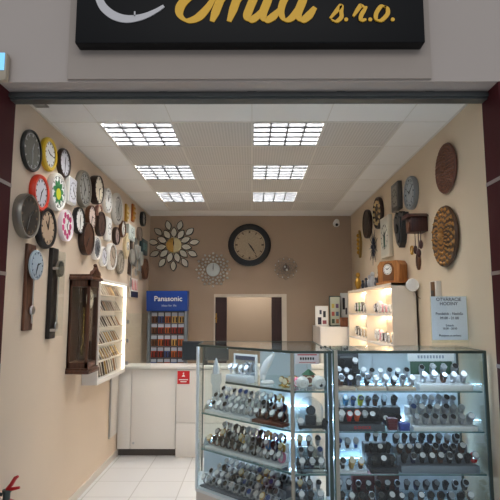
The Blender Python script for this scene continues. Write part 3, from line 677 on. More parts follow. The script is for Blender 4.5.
# small ceiling vent by the opening
p0 = ray(38, 105); k = (ZC-CAM_H)/p0.z; c = p0*k
t = thing('ceiling_vent', 'small grey slatted vent in the ceiling rim by the opening', 'vent', (c.x+.02, 3.46, ZC))
mb = MB(); mb.box(-.05, .05, -.11, -.10, -.008, 0); mb.box(-.05, .05, .10, .11, -.008, 0); mb.box(-.05, -.04, -.1, .1, -.008, 0); mb.box(.04, .05, -.1, .1, -.008, 0); mb.build('vent_frame', mat('vent_grey', (150, 148, 144), .4, .4), t, False)
mb = MB()
for k in range(6): mb.box(-.04, .04, -.092+.033*k, -.075+.033*k, -.006, -.001)
mb.build('vent_slats', alu, t, False)
# ================================================================== counter, stand, shelves
CF = 6.25; CT = 1.07
plinth = mat('dark_plinth', (84, 78, 74), .6)
def unit(name, label, x0, x1, plinth_h, parts):
    t = thing(name, label, 'counter', (0, 0, 0))
    MB().box(x0, x1, CF+.018, CF+.30, plinth_h, CT-.035).build('body', whitelam, t, False)
    for n, a in parts: MB().box(*a, bev=.003).build(n, whitelam, t)
    return t
t = unit('counter_cabinet', 'white counter cabinet with a dark toe kick against the clock wall', XL+.012, -.925, .10,
         [('filler_panel', (XL+.012, -1.473, CF, CF+.017, .09, CT-.035)), ('door', (-1.467, -.928, CF-.002, CF+.017, .09, CT-.04))])
MB().box(XL+.015, -.93, CF+.06, CF+.28, 0, .1).build('toe_kick', plinth, t, False)
MB().cyl((-1.43, CF-.012, .16), (-1.43, CF, .16), .014, 12).build('lock', silver, t)
t = unit('counter_cabinet', 'white counter cabinet down to the floor behind the angled glass case', -.92, .95, 0,
         [('upper_panel', (-.918, .95, CF-.03, CF+.017, .40, CT-.04)), ('lower_panel', (-.918, .95, CF-.03, CF+.017, 0.002, .395))])
wt = MB().box(XL+.003, .97, CF-.045, CF+.32, CT-.033, CT, bev=.004).build('worktop', mat('worktop_white', (232, 227, 220), .3), None)
tag(wt, 'long white worktop lying over both counter cabinets', 'worktop')
# red sticker
a = on_y(177.5, 371, CF-.034); b_ = on_y(189.5, 384, CF-.034)
t = thing('counter_sign', 'small square red sticker with a white emblem on the counter front', 'sign', ((a.x+b_.x)/2, CF-.031, (a.z+b_.z)/2))
s = (b_.x-a.x)/2; MB().box(-s, s, -.003, 0, -s*1.05, s*1.05).build('plate', redp, t, False)
mb = MB(); mb.prism([(-s*.3, .01), (0, s*.55), (s*.3, .01)], -.0045, -.0031); mb.lathe([(s*.12, -.0045), (s*.12, -.0031)], 12, Matrix.Translation((0, 0, s*.68))); mb.build('emblem', dialw, t, False)
mb = MB()
for i, w_ in enumerate((.75, .5)): mb.box(-s*w_, s*w_, -.0045, -.0031, -s*(.42+.32*i), -s*(.28+.32*i))
mb.build('lettering', dialw, t, False)
# monitor on the counter
a = on_y(183, 349, CF+.25); b_ = on_y(229, 367, CF+.25)
t = thing('monitor', 'dark screen standing on the white counter beside the doorway', 'monitor', ((a.x+b_.x)/2, CF+.17, CT), 0)
w_ = (b_.x-a.x)/2; MB().box(-w_, w_, -.015, .02, .05, .05+.24, bev=.006).build('screen_shell', mat('charcoal_shell', (52, 54, 58), .4), t)
MB().box(-w_+.012, w_-.012, -.017, -.014, .064, .275).build('screen', mat('dark_screen', (40, 46, 50), .15), t, False)
mb = MB(); mb.box(-.03, .03, -.005, .02, .01, .06); mb.box(-.11, .11, -.07, .08, 0, .012, bev=.004); mb.build('stand_foot', black, t)
# panel on the wall beside the counter
a = on_x(119, 430, XL+.02); b_ = on_x(109.5, 382, XL+.02)
t = thing('wall_panel', 'pale narrow flap panel on the wall between counter and lit cabinet', 'panel', (XL+.001, (a.y+b_.y)/2, .62), PI/2)
MB().box(-.16, .16, -.02, 0, -.33, .36, bev=.004).build('flap', mat('pale_grey_laminate', (206, 200, 192), .4), t); MB().box(-.17, -.155, -.024, -.004, -.3, .33).build('edge_hinge', silver, t)

# battery stand
SX0 = on_y(146.5, 330, 7.45).x; SX1 = on_y(187.5, 330, 7.45).x; SYF = 7.45
ztop = on_y(167, 291, SYF).z; zh = on_y(167, 311, SYF).z; cx = (SX0+SX1)/2; hw = (SX1-SX0)/2
t = thing('battery_stand', 'grey battery display stand with a bright blue header by the back wall', 'display stand', (cx, SYF, 0))
blue = mat('header_blue', (18, 66, 156), .35); stg = mat('stand_grey', (120, 126, 134), .4, .4)
mb = MB(); mb.box(-hw+.03, hw-.03, .10, .13, .12, zh); mb.build('back_panel', mat('stand_back', (58, 62, 72), .5), t, False)
for s in (-1, 1): MB().box(s*(hw-.03)-.022, s*(hw-.03)+.022, 0, .15, .02, zh, bev=.004).build('side_post', stg, t)
MB().box(-hw, hw, -.06, .22, 0, .1, bev=.006).build('base', stg, t)
mb = MB(); n = 8; prof = [(-.03-.05*math.sin(PI*k/n*.5), zh+(ztop-zh)*k/n) for k in range(n+1)]
vs = [(-hw, y, z) for y, z in prof]+[(hw, y, z) for y, z in prof]+[(-hw, .14, z) for y, z in prof]+[(hw, .14, z) for y, z in prof]; m_ = n+1
fs = []
for k in range(n): fs += [(k, m_+k, m_+k+1, k+1), (2*m_+k, 2*m_+k+1, 3*m_+k+1, 3*m_+k), (k, k+1, 2*m_+k+1, 2*m_+k), (m_+k, 3*m_+k, 3*m_+k+1, m_+k+1)]
fs += [(0, 2*m_, 3*m_, m_), (n, m_+n, 3*m_+n, 2*m_+n)]
hd = mb.add(vs, fs).build('header', blue, t, True)
zm = zh+(ztop-zh)*.60
text_mesh('Panasonic', .105, dialw, hd, (0.02, -.0735, zm), (math.radians(90+8), 0, 0), .003, .0012)
text_mesh('ideas for life', .045, mat('pale_blue_print', (170, 190, 220), .5), hd, (0.03, -.0535, zh+(ztop-zh)*.27), (math.radians(90+12), 0, 0), .002)
rows = [(313, 323), (324.5, 333.5), (336, 346), (348, 357.5), (359.5, 368), (370, 379)]
packm = [mat('pack_brown', (120, 76, 46), .4), mat('pack_red', (164, 58, 44), .4), mat('pack_orange', (196, 104, 52), .4), mat('pack_blue', (62, 84, 140), .4), mat('pack_gold', (206, 168, 96), .4)]
packn = ['brown', 'red', 'orange', 'blue', 'gold']
cardm = mat('pack_card', (176, 188, 204), .4); cellm = mat('cell_wrap', (70, 60, 56), .3, .4)
grid = [[0, 3, 2, 4, 4], [0, 1, 2, 1, 1], [0, 2, 1, 4, 2], [1, 1, 3, 2, 1], [3, 0, 1, 3, 0], [1, 2, 1, 0, 3]]
for i, (ya, yb) in enumerate(rows):
    za = on_y(167, ya, SYF+.02).z; zb = on_y(167, yb, SYF+.02).z
    MB().box(-hw+.05, hw-.05, .07, .085, za+.012, za+.022).build('hook_bar', stg, t, False)
    for j in range(5):
        c = grid[i][j]; x = cx+(-.2+.1*j); wv = .041
        p = thing('battery_pack', f'{packn[c]} battery blister pack, {ORD[j]} from left, {ORD[i]} hook row of the blue topped stand', 'battery pack', (x, SYF+.052, zb), 0, 'blister packs on the battery stand')
        hgt = za-zb
        MB().box(-wv, wv, 0, .004, 0, hgt+.008).build('card', packm[c], p, False)
        MB().box(-wv, wv, -.002, -.0002, hgt*.68, hgt+.006).build('card_header', cardm, p, False)
        for k in range(4): MB().cyl((-.03+.02*k, -.012, .008), (-.03+.02*k, -.012, hgt*.58), .0085, 8).build('cell', cellm if k % 2 else packm[c], p)

# lit wall cabinet, clock side
y0, y1, xf, z0, z1 = 4.92, 5.98, 1.49, 1.03, 2.06
xf = -1.49
ledw = mat('warm_led_strip', (255, 238, 206), .4, emit=6)
t = thing('display_cabinet', 'white lit wall cabinet with glass shelves beside the cased pendulum clock', 'cabinet', (0, 0, 0))
mb = MB(); mb.box(XL+.001, xf, y0, y0+.02, z0, z1); mb.box(XL+.001, xf, y1-.02, y1, z0, z1); mb.box(XL+.001, xf, y0+.02, y1-.02, z0, z0+.04); mb.box(XL+.001, xf, y0+.02, y1-.02, z1-.03, z1); mb.box(XL+.001, XL+.012, y0+.02, y1-.02, z0+.04, z1-.03)
mb.build('carcass', whitelam, t, False)
SZ = [z0+.04+.165*k for k in range(1, 6)]
for z in SZ: MB().box(XL+.013, xf-.008, y0+.022, y1-.022, z, z+.008).build('shelf', mat('frosted_shelf', (222, 214, 200), .3), t, False)
MB().box(xf-.03, xf-.012, y1-.034, y1-.0205, z0+.05, z1-.04).build('led_strip', ledw, t, False)
MB().box(xf-.04, xf-.02, y0+.03, y1-.04, z1-.036, z1-.0305).build('led_strip', ledw, t, False)
d = MB(); d.box(xf+.01, xf+.30, y1+.004, y1+.010, z0+.03, z1-.35)
dr = d.build('glass_door', GLASS, t, False)
for z in (z0+.1, z0+.36, z1-.45): MB().box(xf-.02, xf+.03, y1+.0005, y1+.018, z-.02, z+.02).build('hinge', silver, dr, False)
# straps and chains laid out in it
strapc = [('brown', mat('strap_brown', (88, 58, 40), .5)), ('tan', mat('strap_tan', (140, 104, 70), .5)), ('dark', mat('strap_dark', (58, 48, 44), .5)), ('steel', mat('strap_steel', (130, 126, 118), .3, .6)), ('gold', mat('strap_gold', (190, 156, 90), .3, .8))]
random.seed(11)
def strap(x, y, z, c, lab, hang=False):
    p = thing('watch_strap', lab, 'watch strap', (x, y, z), PI/2+random.uniform(-.28, .28), 'watch straps in the lit wall cabinet')
    T = Matrix.Rotation(math.radians(-62 if not hang else -80), 4, 'X')
    L = .115 if not hang else .145
    b = MB(); b.box(-.016, .016, -L*.5, L*.5, 0, .004, bev=.0015)
    o = b.build('band', strapc[c][1], p); o.rotation_euler = (math.radians(60 if not hang else 78), 0, 0); o.location = (0, 0, L*.5*math.sin(math.radians(60 if not hang else 78))+.003)
    bk = MB(); bk.box(-.019, .019, L*.5, L*.5+.014, -.001, .006); q = bk.build('buckle', silver, o, False)
for i in range(6):
    z = (SZ[i-1]+.008) if i else z0+.04
    for k in range(11):
        c = random.choice([0, 1, 2, 3, 4, 0, 2, 0])
        strap(XL+.075, y0+.09+.084*k, z+.001, c, f'{strapc[c][0]} watch strap, {ORD[k]} from the opening end, {["bottom","second","third","fourth","fifth","top"][i]} level of lit wall cabinet', i == 0)

# lit shelf unit along the right wall
y0, y1, xf, zt = 4.80, 6.98, 1.335, 2.01
t = thing('shelf_unit', 'tall white lit shelf unit standing along the wall with carved discs', 'shelf unit', (0, 0, 0))
mb = MB(); ym = 5.88
for y in (y0, ym-.01, y1-.02): mb.box(xf, XR-.013, y, y+.02, 0, zt)
mb.box(xf, XR-.013, y0, y1, zt-.025, zt+.0); mb.box(xf, XR-.013, y0, y1, 0, .08); mb.box(XR-.024, XR-.013, y0, y1, 0, zt)
mb.build('carcass', mat('cream_laminate', (228, 215, 198), .4), t, False)
leds = mat('shelf_led_strip', (255, 238, 208), .4, emit=30)
RZ = [.40, .72, 1.06, 1.38, 1.69]
for (a, b_) in ((y0+.02, ym-.01), (ym+.01, y1-.02)):
    for z in RZ: MB().box(xf+.004, XR-.026, a, b_, z, z+.018).build('shelf', whitelam, t, False)
    for z in RZ[2:]+[zt-.025]: MB().box(XR-.05, XR-.03, a+.02, b_-.02, z-.007, z-.0005).build('led_strip', leds, t, False)
# things on its shelves
random.seed(5)
figc = [('green', (92, 138, 84)), ('white', (226, 222, 216)), ('dark', (56, 52, 54)), ('red', (178, 62, 66)), ('beige', (196, 172, 140)), ('grey', (140, 138, 136)), ('pink', (214, 150, 160))]
def desk_clock(x, y, z, c, h, lab, rz=-PI/2):
    t = thing('desk_clock', lab, 'desk clock', (x, y, z), rz, 'small desk clocks on the lit shelves'); r = h*.42
    m = mat('figure_'+figc[c][0], figc[c][1], .4)
    mb = MB(); mb.lathe([(r*.9, .02), (r, .01), (r, -.02), (r*.85, -.028)], 24, Matrix.Translation((0, 0, r+h*.12))); mb.build('case', m, t)
    MB().lathe([(r*.82, -.03), (r*.82, -.0265)], 24, Matrix.Translation((0, 0, r+h*.12))).build('dial', dialw, t)
    for s in (-1, 1): MB().cyl((s*r*.5, 0, 0), (s*r*.35, 0, h*.2), .008, 8).build('foot', silver, t)
    for n, a, k in (('hour_hand', 320, .5), ('minute_hand', 80, .7)):
        o = hand_mb(r*.8*k, r*.05, -.0305, math.radians(a)).build(n, HAND, t, False); o.location = (0, 0, r+h*.12)
for bay, (a, b_, n) in enumerate(((y0+.12, ym-.10, 7), (ym+.12, y1-.12, 6))):
    for si, z in enumerate((RZ[2], RZ[3], RZ[4])):
        for k in range(n):
            c = random.randrange(7); y = a+(b_-a)*k/(n-1)
            desk_clock(xf+.10, y, z+.0235, c, random.uniform(.10, .15), f'{figc[c][0]} desk clock, {ORD[k]} from the opening, {["lower","middle","top"][si]} lit shelf, {["nearer","farther"][bay]} bay')
# mantel clock on top
p = on_y(391, 283, 5.15)
t = thing('mantel_clock', 'light wooden mantel clock with arched front on top of the shelf unit', 'mantel clock', (1.46, 5.2, zt+.001), -PI/2+.55)
honey = wood('honey_wood', (150, 94, 46), (186, 124, 66), 7, .35)
mb = MB(); mb.prism([(-.14, .02), (.14, .02), (.15, .20), (.11, .245), (-.11, .245), (-.15, .20)], -.06, .07); mb.build('case', honey, t, False)
MB().box(-.165, .165, -.075, .085, 0, .022, bev=.004).build('base', honey, t)
mb = MB(); mb.prism([(-.075, .04), (.075, .04), (.075, .17), (.05, .215), (0, .23), (-.05, .215), (-.075, .17)], -.066, -.0595); mb.build('door_panel', wood('dark_honey', (104, 62, 32), (128, 80, 42), 7, .35), t, False)
MB().lathe([(.055, -.072), (.055, -.065)], 28, Matrix.Translation((0, 0, .155))).build('dial', dialw, t)
mb = MB(); dial_markings(mb, .053, -.072); o = mb.build('dial_markings', dark, t, False); o.location = (0, 0, .155)
for n, a, k in (('hour_hand', 300, .5), ('minute_hand', 60, .75)):
    o = hand_mb(.05*k, .004, -.0735, math.radians(a)).build(n, HAND, t, False); o.location = (0, 0, .155)
# figures and bottles on top of the shelf unit
def figurine(lab, x, y, h, m, m2=None):
    t = thing('figurine', lab, 'figurine', (x, y, zt+.001), 0, 'ornaments on top of the shelf unit')
    MB().lathe([(h*.2, 0), (h*.22, h*.06), (h*.1, h*.1), (h*.17, h*.3), (h*.19, h*.45), (h*.1, h*.68), (h*.06, h*.72)], 16, None, 'Z').build('body', m, t)
    MB().ball((0, 0, h*.84), h*.13, 12, None, 1.15).build('head', m2 or m, t)
figurine('gold figurine at the far end of the shelf unit', 1.44, 6.8, .25, gold)
for k, (y, h, c, nm) in enumerate(((6.55, .13, (52, 58, 72), 'dark blue'), (6.36, .15, (64, 66, 74), 'slate'), (6.18, .17, (176, 178, 186), 'silver'), (6.02, .20, (198, 200, 206), 'pale silver'), (5.86, .12, (90, 92, 102), 'grey blue'), (5.68, .19, (54, 46, 48), 'dark'))):
    figurine(f'{nm} ornament on the shelf unit top, {ORD[k]} after the gold figurine', 1.45, y, h, mat('fig_'+nm.replace(' ', '_'), c, .35, .3))
# round white lamp beside the shelf
p = on_y(412.5, 285, 4.72)
t = thing('disc_lamp', 'small white disc lamp on a bent dark stalk by the shelf unit side', 'lamp', (p.x, 4.72, p.z))
MB().lathe([(.02, .03), (.055, .02), (.062, 0), (.058, -.012), (.02, -.016)], 28).build('lamp_head', white, t)
mb = MB(); mb.tube([tuple(v) for v in crom([(0.02, .03, -.03), (.05, .035, -.10), (.09, .03, -.15), (.105, .03, -.30), (.10, .03, -.62)], 5)], .0032, 8); mb.build('stalk', mat('dark_stalk', (70, 56, 50), .5), t)
# thermostat box on the wall
a = on_x(434, 290, XR-.04); u = mpp(a)
t = thing('thermostat', 'small brown and white wall box above the printed notice', 'thermostat', (XR-.001, a.y, a.z), -PI/2)
MB().box(-.07, .07, -.05, 0, -.075, .075, bev=.006).build('white_body', mat('box_white', (222, 214, 202), .5), t); MB().box(-.035, .055, -.056, -.0495, -.06, .07, bev=.003).build('brown_front', mat('box_brown', (112, 78, 48), .5), t); MB().box(-.02, .04, -.059, -.0555, -.055, -.005).build('dark_window', black, t, False)

# corner cabinet with pictures
t = thing('corner_cabinet', 'low white cabinet in the back corner beyond the shelf unit', 'cabinet', (0, 0, 0))
x0, y0c, zc = .95, 7.04, 1.515
mb = MB(); mb.box(x0, 1.575, y0c+.02, 7.92, 0, .06); mb.box(x0, 1.575, y0c+.02, 7.92, zc-.025, zc); mb.box(x0, x0+.02, y0c+.02, 7.92, .06, zc-.025); mb.box(1.555, 1.575, y0c+.02, 7.92, .06, zc-.025); mb.box(x0, 1.575, 7.9, 7.92, .06, zc)
mb.build('carcass', whitelam, t, False); MB().box(x0, 1.575, y0c, y0c+.018, .07, zc-.002, bev=.003).build('door', whitelam, t)
MB().cyl((x0+.05, y0c-.02, 1.1), (x0+.05, y0c, 1.1), .01, 10).build('knob', silver, t)
def picture(lab, px0, px1, py0, py1, y, fm, im, blobs, back=.02):
    a = on_y(px0, py1, y); b_ = on_y(px1, py0, y); w_, h = b_.x-a.x, b_.z-zc
    t = thing('picture_frame', lab, 'picture', ((a.x+b_.x)/2, y, zc+.001), 0, 'framed pictures on the corner cabinet')
    MB().box(-w_/2, w_/2, -.01, back, 0, h, bev=.003).build('frame', fm, t); MB().box(-w_/2+.015, w_/2-.015, -.013, -.0095, .015, h-.015).build('picture', im, t, False)
    for (bx, bz, bw, bh, c) in blobs:
        MB().box((bx-bw/2)*w_, (bx+bw/2)*w_, -.0155, -.0125, bz*h, (bz+bh)*h).build('picture_patch', mat('patch_%d_%d_%d' % c, c, .5), t, False)
picture('white framed picture with dark shapes, first on the corner cabinet', 315.5, 328, 306, 326, 7.22, white, dialw, [(-.18, .1, .28, .35, (38, 40, 60)), (.2, .45, .2, .3, (40, 40, 52)), (.2, .12, .3, .18, (150, 80, 90)), (-.1, .6, .16, .2, (60, 64, 84))])
picture('tall picture of small coloured squares, middle of the corner cabinet', 329.5, 340.5, 296, 326, 7.3, mat('dark_green_frame', (62, 74, 66), .4), mat('mint_paper', (198, 204, 184), .5), [(-.18, .1, .24, .14, (70, 90, 70)), (.18, .1, .24, .14, (190, 120, 80)), (-.18, .34, .24, .14, (180, 90, 80)), (.18, .34, .24, .14, (90, 110, 130)), (-.18, .6, .24, .14, (200, 180, 90)), (.18, .6, .24, .14, (110, 80, 110))])
picture('picture with dark figures behind the brown box on the corner cabinet', 341, 348, 293, 326, 7.36, white, dialw, [(-.1, .5, .3, .35, (36, 36, 46)), (.2, .35, .2, .2, (60, 60, 70))])
p = on_y(344, 320, 7.12)
t = thing('gift_box', 'small brown box in front of the last picture on the corner cabinet', 'box', (p.x, 7.14, zc+.001))
MB().box(-.05, .05, -.04, .04, 0, .10, bev=.004).build('box_body', wood('box_brown_card', (122, 72, 44), (150, 92, 58), 6, .5), t); MB().box(-.053, .053, -.043, .043, .1005, .13, bev=.004).build('lid', MATS['box_brown_card'], t)

# ================================================================== fire extinguisher
ER = mat('extinguisher_red', (176, 26, 30), .28, coat=.5)
t = thing('fire_extinguisher', 'red fire extinguisher on the floor by the maroon shop front', 'fire extinguisher', (-1.560, 3.335, 0))
MB().lathe([(.06, 0), (.074, .01), (.076, .03), (.076, .46), (.07, .505), (.05, .54), (.026, .555)], 28, None, 'Z').build('cylinder', ER, t)
MB().lathe([(.022, .553), (.022, .60), (.028, .60), (.028, .615)], 16, None, 'Z').build('valve', mat('valve_grey', (74, 84, 80), .4, .5), t)
MB().tube([(0, 0, .615), (.03, -.005, .65), (.055, -.01, .69), (.072, -.012, .70)], [.012, .013, .012, .008], 8).build('lever', ER, t)
MB().tube([(0, 0, .615), (.04, -.008, .622), (.085, -.012, .632)], [.011, .011, .008], 8).build('carry_handle', ER, t)
MB().tube([tuple(v) for v in crom([(-.02, -.02, .59), (-.06, -.05, .60), (-.065, -.075, .5), (-.05, -.085, .2)], 6)], .011, 8).build('hose', black, t)
MB().lathe([(.0772, .15), (.0772, .36)], 28, None, 'Z', False).build('label_band', dialw, t)
# ================================================================== glass display cases
ZT = 1.48; DECK = .39; LV = [1.21, .95, .68]
frame_m = mat('frame_green_grey', (74, 88, 84), .35, .5); post_m = mat('post_champagne', (176, 172, 158), .35, .6); edge_g = mat('glass_edge_green', (44, 92, 78), .15)
backm = mat('back_board', (196, 206, 212), .5, var=.03, scale=3); basem = mat('case_plinth', (198, 190, 182), .45, var=.03, scale=4)
ledc = mat('cool_led_strip', (200, 224, 255), .4, emit=38)
shelfg = glass_mat('shelf_glass', (.90, .955, .95)); sedge = mat('shelf_edge', (96, 130, 128), .2)
# straight case
CX0, CX1, CY0, CY1 = .545, 1.562, 3.40, 3.88
t = thing('glass_case', 'straight glass display case with dark green edges, under the printed notice', 'display case', (0, 0, 0))
MB().box(CX0, CX1, CY0+.01, CY1, 0, DECK-.02, bev=.004).build('plinth', basem, t); MB().box(CX0, CX1, CY0, CY1, DECK-.02, DECK).build('deck', mat('deck_white', (206, 210, 212), .4), t, False)
for x, w in ((CX0, .026), (CX1-.020, .020)): MB().box(x, x+w, CY0-.004, CY0+.02, DECK, ZT, bev=.003).build('front_post', post_m if x == CX0 else frame_m, t)
MB().box(CX0-.006, CX0-.0005, CY0-.004, CY0+.018, DECK, ZT).build('glass_edge', edge_g, t, False)
for x in (CX0, CX1-.020): MB().box(x, x+.02, CY1-.02, CY1, DECK, ZT, bev=.003).build('rear_post', frame_m, t)
mb = MB(); mb.box(CX0+.026, CX1-.02, CY0-.004, CY0+.016, ZT-.018, ZT, bev=.003); mb.build('front_rail', frame_m, t)
mb = MB(); mb.box(CX0+.02, CX1-.02, CY1-.018, CY1, ZT-.015, ZT, bev=.003); mb.build('rear_rail', post_m, t)
mb = MB(); mb.box(CX1-.012, CX1, CY0+.02, CY1-.02, ZT-.015, ZT); mb.build('side_rail', frame_m, t, False)
MB().box(CX0+.01, CX1-.014, CY0+.017, CY1-.019, ZT-.008, ZT-.001).build('top_pane', GLASS_TOP, t, False)
MB().box(CX0+.027, CX1-.021, CY0+.004, CY0+.009, DECK, ZT-.018).build('front_pane', GLASS, t, False)
MB().box(CX1-.010, CX1-.005, CY0+.021, CY1-.021, DECK, ZT-.016).build('side_pane', GLASS, t, False)
xm = .93
for a, b, y in ((CX0+.02, xm+.02, CY1-.014), (xm-.02, CX1-.021, CY1-.022)): MB().box(a, b, y, y+.006, DECK, ZT-.016).build('sliding_back', backm, t, False)
for z in LV:
    o = MB().box(CX0+.03, CX1-.024, CY0+.035, CY1-.026, z-.008, z).build('shelf', shelfg, t, False)
    MB().box(CX0+.03, CX1-.024, CY0+.033, CY0+.035, z-.008, z).build('shelf_edge', sedge, o, False)
MB().box(CX0+.05, CX1-.05, CY0+.018, CY0+.028, ZT-.017, ZT-.012).build('led_strip', ledc, t, False)
MB().box(CX0+.045, CX1-.045, CY0+.0175, CY0+.03, ZT-.0117, ZT-.0085).build('led_light_shield', frame_m, t, False)  # opaque cap added to stop strip light rising through the top pane
for z in LV: MB().box(CX0+.05, CX1-.05, CY1-.045, CY1-.035, z-.014, z-.0085).build('led_strip', ledc, t, False)
# angled corner case
PG = [(.530, 3.40), (.2675, 3.40), (-.43, 4.04), (-.43, 4.45), (.530, 4.45)]
def inset(poly, d):
    n = len(poly); out = []
    for i in range(n):
        p0, p1, p2 = Vector(poly[i-1]), Vector(poly[i]), Vector(poly[(i+1) % n]); e0 = (p1-p0).normalized(); e1 = (p2-p1).normalized()
        n0 = Vector((e0.y, -e0.x)); n1 = Vector((e1.y, -e1.x)); m = (n0+n1).normalized(); out.append(tuple(p1+m*(d/m.dot(n0))))
    return out
cen = Vector((.05, 4.1)); sgn = 1 if (Vector(inset(PG, .1)[0])-cen).length < (Vector(PG[0])-cen).length else -1
ins = lambda d: inset(PG, d*sgn)
t = thing('glass_case', 'angled corner glass display case with silver posts, beside the straight one', 'display case', (0, 0, 0))
MB().prismz(ins(.0), 0, DECK-.02).build('plinth', basem, t, False); MB().prismz(ins(-.008), DECK-.02, DECK).build('deck', MATS['deck_white'], t, False)
for (x, y), m_, r_ in ((PG[1], post_m, .0125), (PG[2], mat('bright_post', (222, 230, 232), .3, .1), .012), (PG[3], frame_m, .008)):
    MB().cyl((x, y, DECK), (x, y, ZT-.019), r_, 12).build('corner_post', m_, t)
MB().box(.508, .530, 3.396, 3.42, DECK, ZT-.012, bev=.003).build('corner_post', frame_m, t)
i0, i1 = ins(-.004), ins(.012); n = 5
vs = [(x, y, z) for z in (ZT-.018, ZT-.002) for q in (i0, i1) for x, y in q]
fs = []
for i in range(n):
    j = (i+1) % n; fs += [(i, j, n+j, n+i), (2*n+i, 3*n+i, 3*n+j, 2*n+j), (i, 2*n+i, 2*n+j, j), (n+i, n+j, 3*n+j, 3*n+i)]
MB().add(vs, fs).build('top_rail', frame_m, t, False)
MB().prismz(ins(.0125), ZT-.010, ZT-.003).build('top_pane', GLASS_TOP, t, False)
def pane(a, b, d, z0, z1):
    a, b = Vector(a), Vector(b); e = (b-a).normalized(); a = a+e*d; b = b-e*d; q = Vector((-e.y, e.x))*.003
    return MB().prismz([tuple(a-q), tuple(b-q), tuple(b+q), tuple(a+q)], z0, z1)
pane(PG[0], PG[1], .025, DECK, ZT-.019).build('front_pane', GLASS, t, False)
pane(PG[1], PG[2], .016, DECK, ZT-.019).build('angled_pane', GLASS, t, False)
pane(PG[2], PG[3], .014, DECK, ZT-.019).build('side_pane', GLASS, t, False)
MB().box(-.41, .06, 4.441, 4.447, DECK, ZT-.019).build('rear_pane', GLASS, t, False)
MB().box(.07, .515, 4.438, 4.446, DECK, ZT-.019).build('rear_board', backm, t, False)
MB().box(-.41, .06, 4.425, 4.433, DECK, .66).build('rear_board', backm, t, False)
q = ins(.035)
for z in LV[1:]:
    o = MB().prismz(q, z-.008, z).build('shelf', shelfg, t, False); pane(q[1], q[2], 0, z-.009, z+.001).build('shelf_edge', sedge, o, False); pane(q[0], q[1], 0, z-.009, z+.001).build('shelf_edge', sedge, o, False)
q = [(.50, 3.435), (.29, 3.435), (-.20, 3.885), (-.20, 4.28), (.50, 4.28)]
o = MB().prismz(q, LV[0]-.008, LV[0]).build('shelf', shelfg, t, False); pane(q[1], q[2], 0, LV[0]-.014, LV[0]+.001).build('shelf_edge', frame_m, o, False); pane(q[0], q[1], 0, LV[0]-.009, LV[0]+.001).build('shelf_edge', sedge, o, False)
pane(ins(.018)[1], ins(.018)[2], .02, ZT-.0178, ZT-.0135).build('led_strip', ledc, t, False)
pane(ins(.0185)[1], ins(.0185)[2], .015, ZT-.0133, ZT-.0105).build('led_light_shield', frame_m, t, False)  # added cap again, blocks the upward light of the angled strip
for z in LV[1:]: MB().box(-.36, .48, 4.40, 4.41, z-.014, z-.0085).build('led_strip', ledc, t, False)

# ------------------------------------------------------------------ wristwatches
SM = {'steel': ('steel bracelet', mat('bracelet_steel', (178, 182, 188), .28, .9)), 'black': ('black', mat('strap_black', (22, 22, 25), .5)), 'brown': ('brown leather', mat('leather_brown', (92, 56, 36), .5)),
      'white': ('white', mat('strap_white', (228, 228, 230), .45)), 'blue': ('blue', mat('strap_blue', (38, 96, 176), .45)), 'sky': ('sky blue', mat('strap_sky', (70, 160, 214), .45)), 'lime': ('lime', mat('strap_lime', (206, 218, 56), .45)),
      'red': ('red', mat('strap_red', (206, 34, 44), .45)), 'orange': ('orange', mat('strap_orange', (230, 96, 36), .45)), 'pink': ('pink', mat('strap_pink', (220, 150, 180), .45)), 'violet': ('violet', mat('strap_violet', (108, 74, 150), .45)), 'gold': ('gold bracelet', mat('bracelet_gold', (206, 170, 98), .28, .9)), 'navy': ('navy', mat('strap_navy', (30, 40, 78), .5))}
DM = {'white': mat('dial_white', (240, 241, 243), .3), 'black': mat('dial_black', (18, 18, 20), .25), 'blue': mat('dial_blue', (34, 62, 120), .25), 'silver': mat('dial_silver', (196, 200, 204), .25, .5), 'cream': mat('dial_cream', (232, 220, 190), .3)}
CM = {'steel': SM['steel'][1], 'black': SM['black'][1], 'gold': SM['gold'][1], 'white': SM['white'][1]}
WM = {}
def wmesh(kind, m):
    k = (kind, m.name)
    if k in WM: return WM[k]
    mb = MB(); a, b, zc_ = .026, .031, .0335
    if kind == 'strap':
        n = 16; vs = []
        for i in range(n):
            g = 2*PI*i/n; hw_ = .0105-.0025*max(0, -math.sin(g-.6))
            for rr in (0, -.003):
                y, z = -(a+rr)*math.cos(g), zc_+(b+rr)*math.sin(g); vs += [(-hw_, y, z), (hw_, y, z)]
        fs = []
        for i in range(n):
            p, q_ = 4*i, 4*((i+1) % n); fs += [(p, p+1, q_+1, q_), (p+2, q_+2, q_+3, p+3), (p, q_, q_+2, p+2), (p+1, p+3, q_+3, q_+1)]
        mb.add(vs, fs)
    else:
        g = math.radians(38); T = Matrix.Translation((0, -a*math.cos(g), zc_+b*math.sin(g))) @ Matrix.Rotation(-math.radians(36), 4, 'X')
        if kind == 'case':
            mb.lathe([(.015, .002), (.0195, 0), (.0200, -.007), (.0175, -.010), (.0165, -.0088)], 18, T)
            mb.box(.0190, .0225, -.006, -.002, -.002, .002, T)
            for s in (-1, 1): mb.box(-.010, .010, -.005, .001, s*.020-.004, s*.020+.004, T)
        else: mb.lathe([(.0172, -.0085), (.0172, -.0096)], 18, T)
    WM[k] = mb.mesh('watch_'+kind, m); return WM[k]
NW = [0]
def watch(x, y, z, rz, s, d, c, where, group):
    NW[0] += 1
    sz = 1.0+.16*random.random()
    t = thing('wristwatch', f'{SM[s][0]} watch, {d} dial, {where}', 'watch', (x, y, z+.001), rz+random.uniform(-.12, .12), group); t.scale = (sz,)*3
    def child(n, k, m, par):
        o = bpy.data.objects.new(n, wmesh(k, m)); C.objects.link(o); o.parent = par; return o
    child('strap', 'strap', SM[s][1], t); cs = child('case', 'case', CM.get(c) or SM[c][1], t); child('dial', 'dial', DM[d], cs); return t
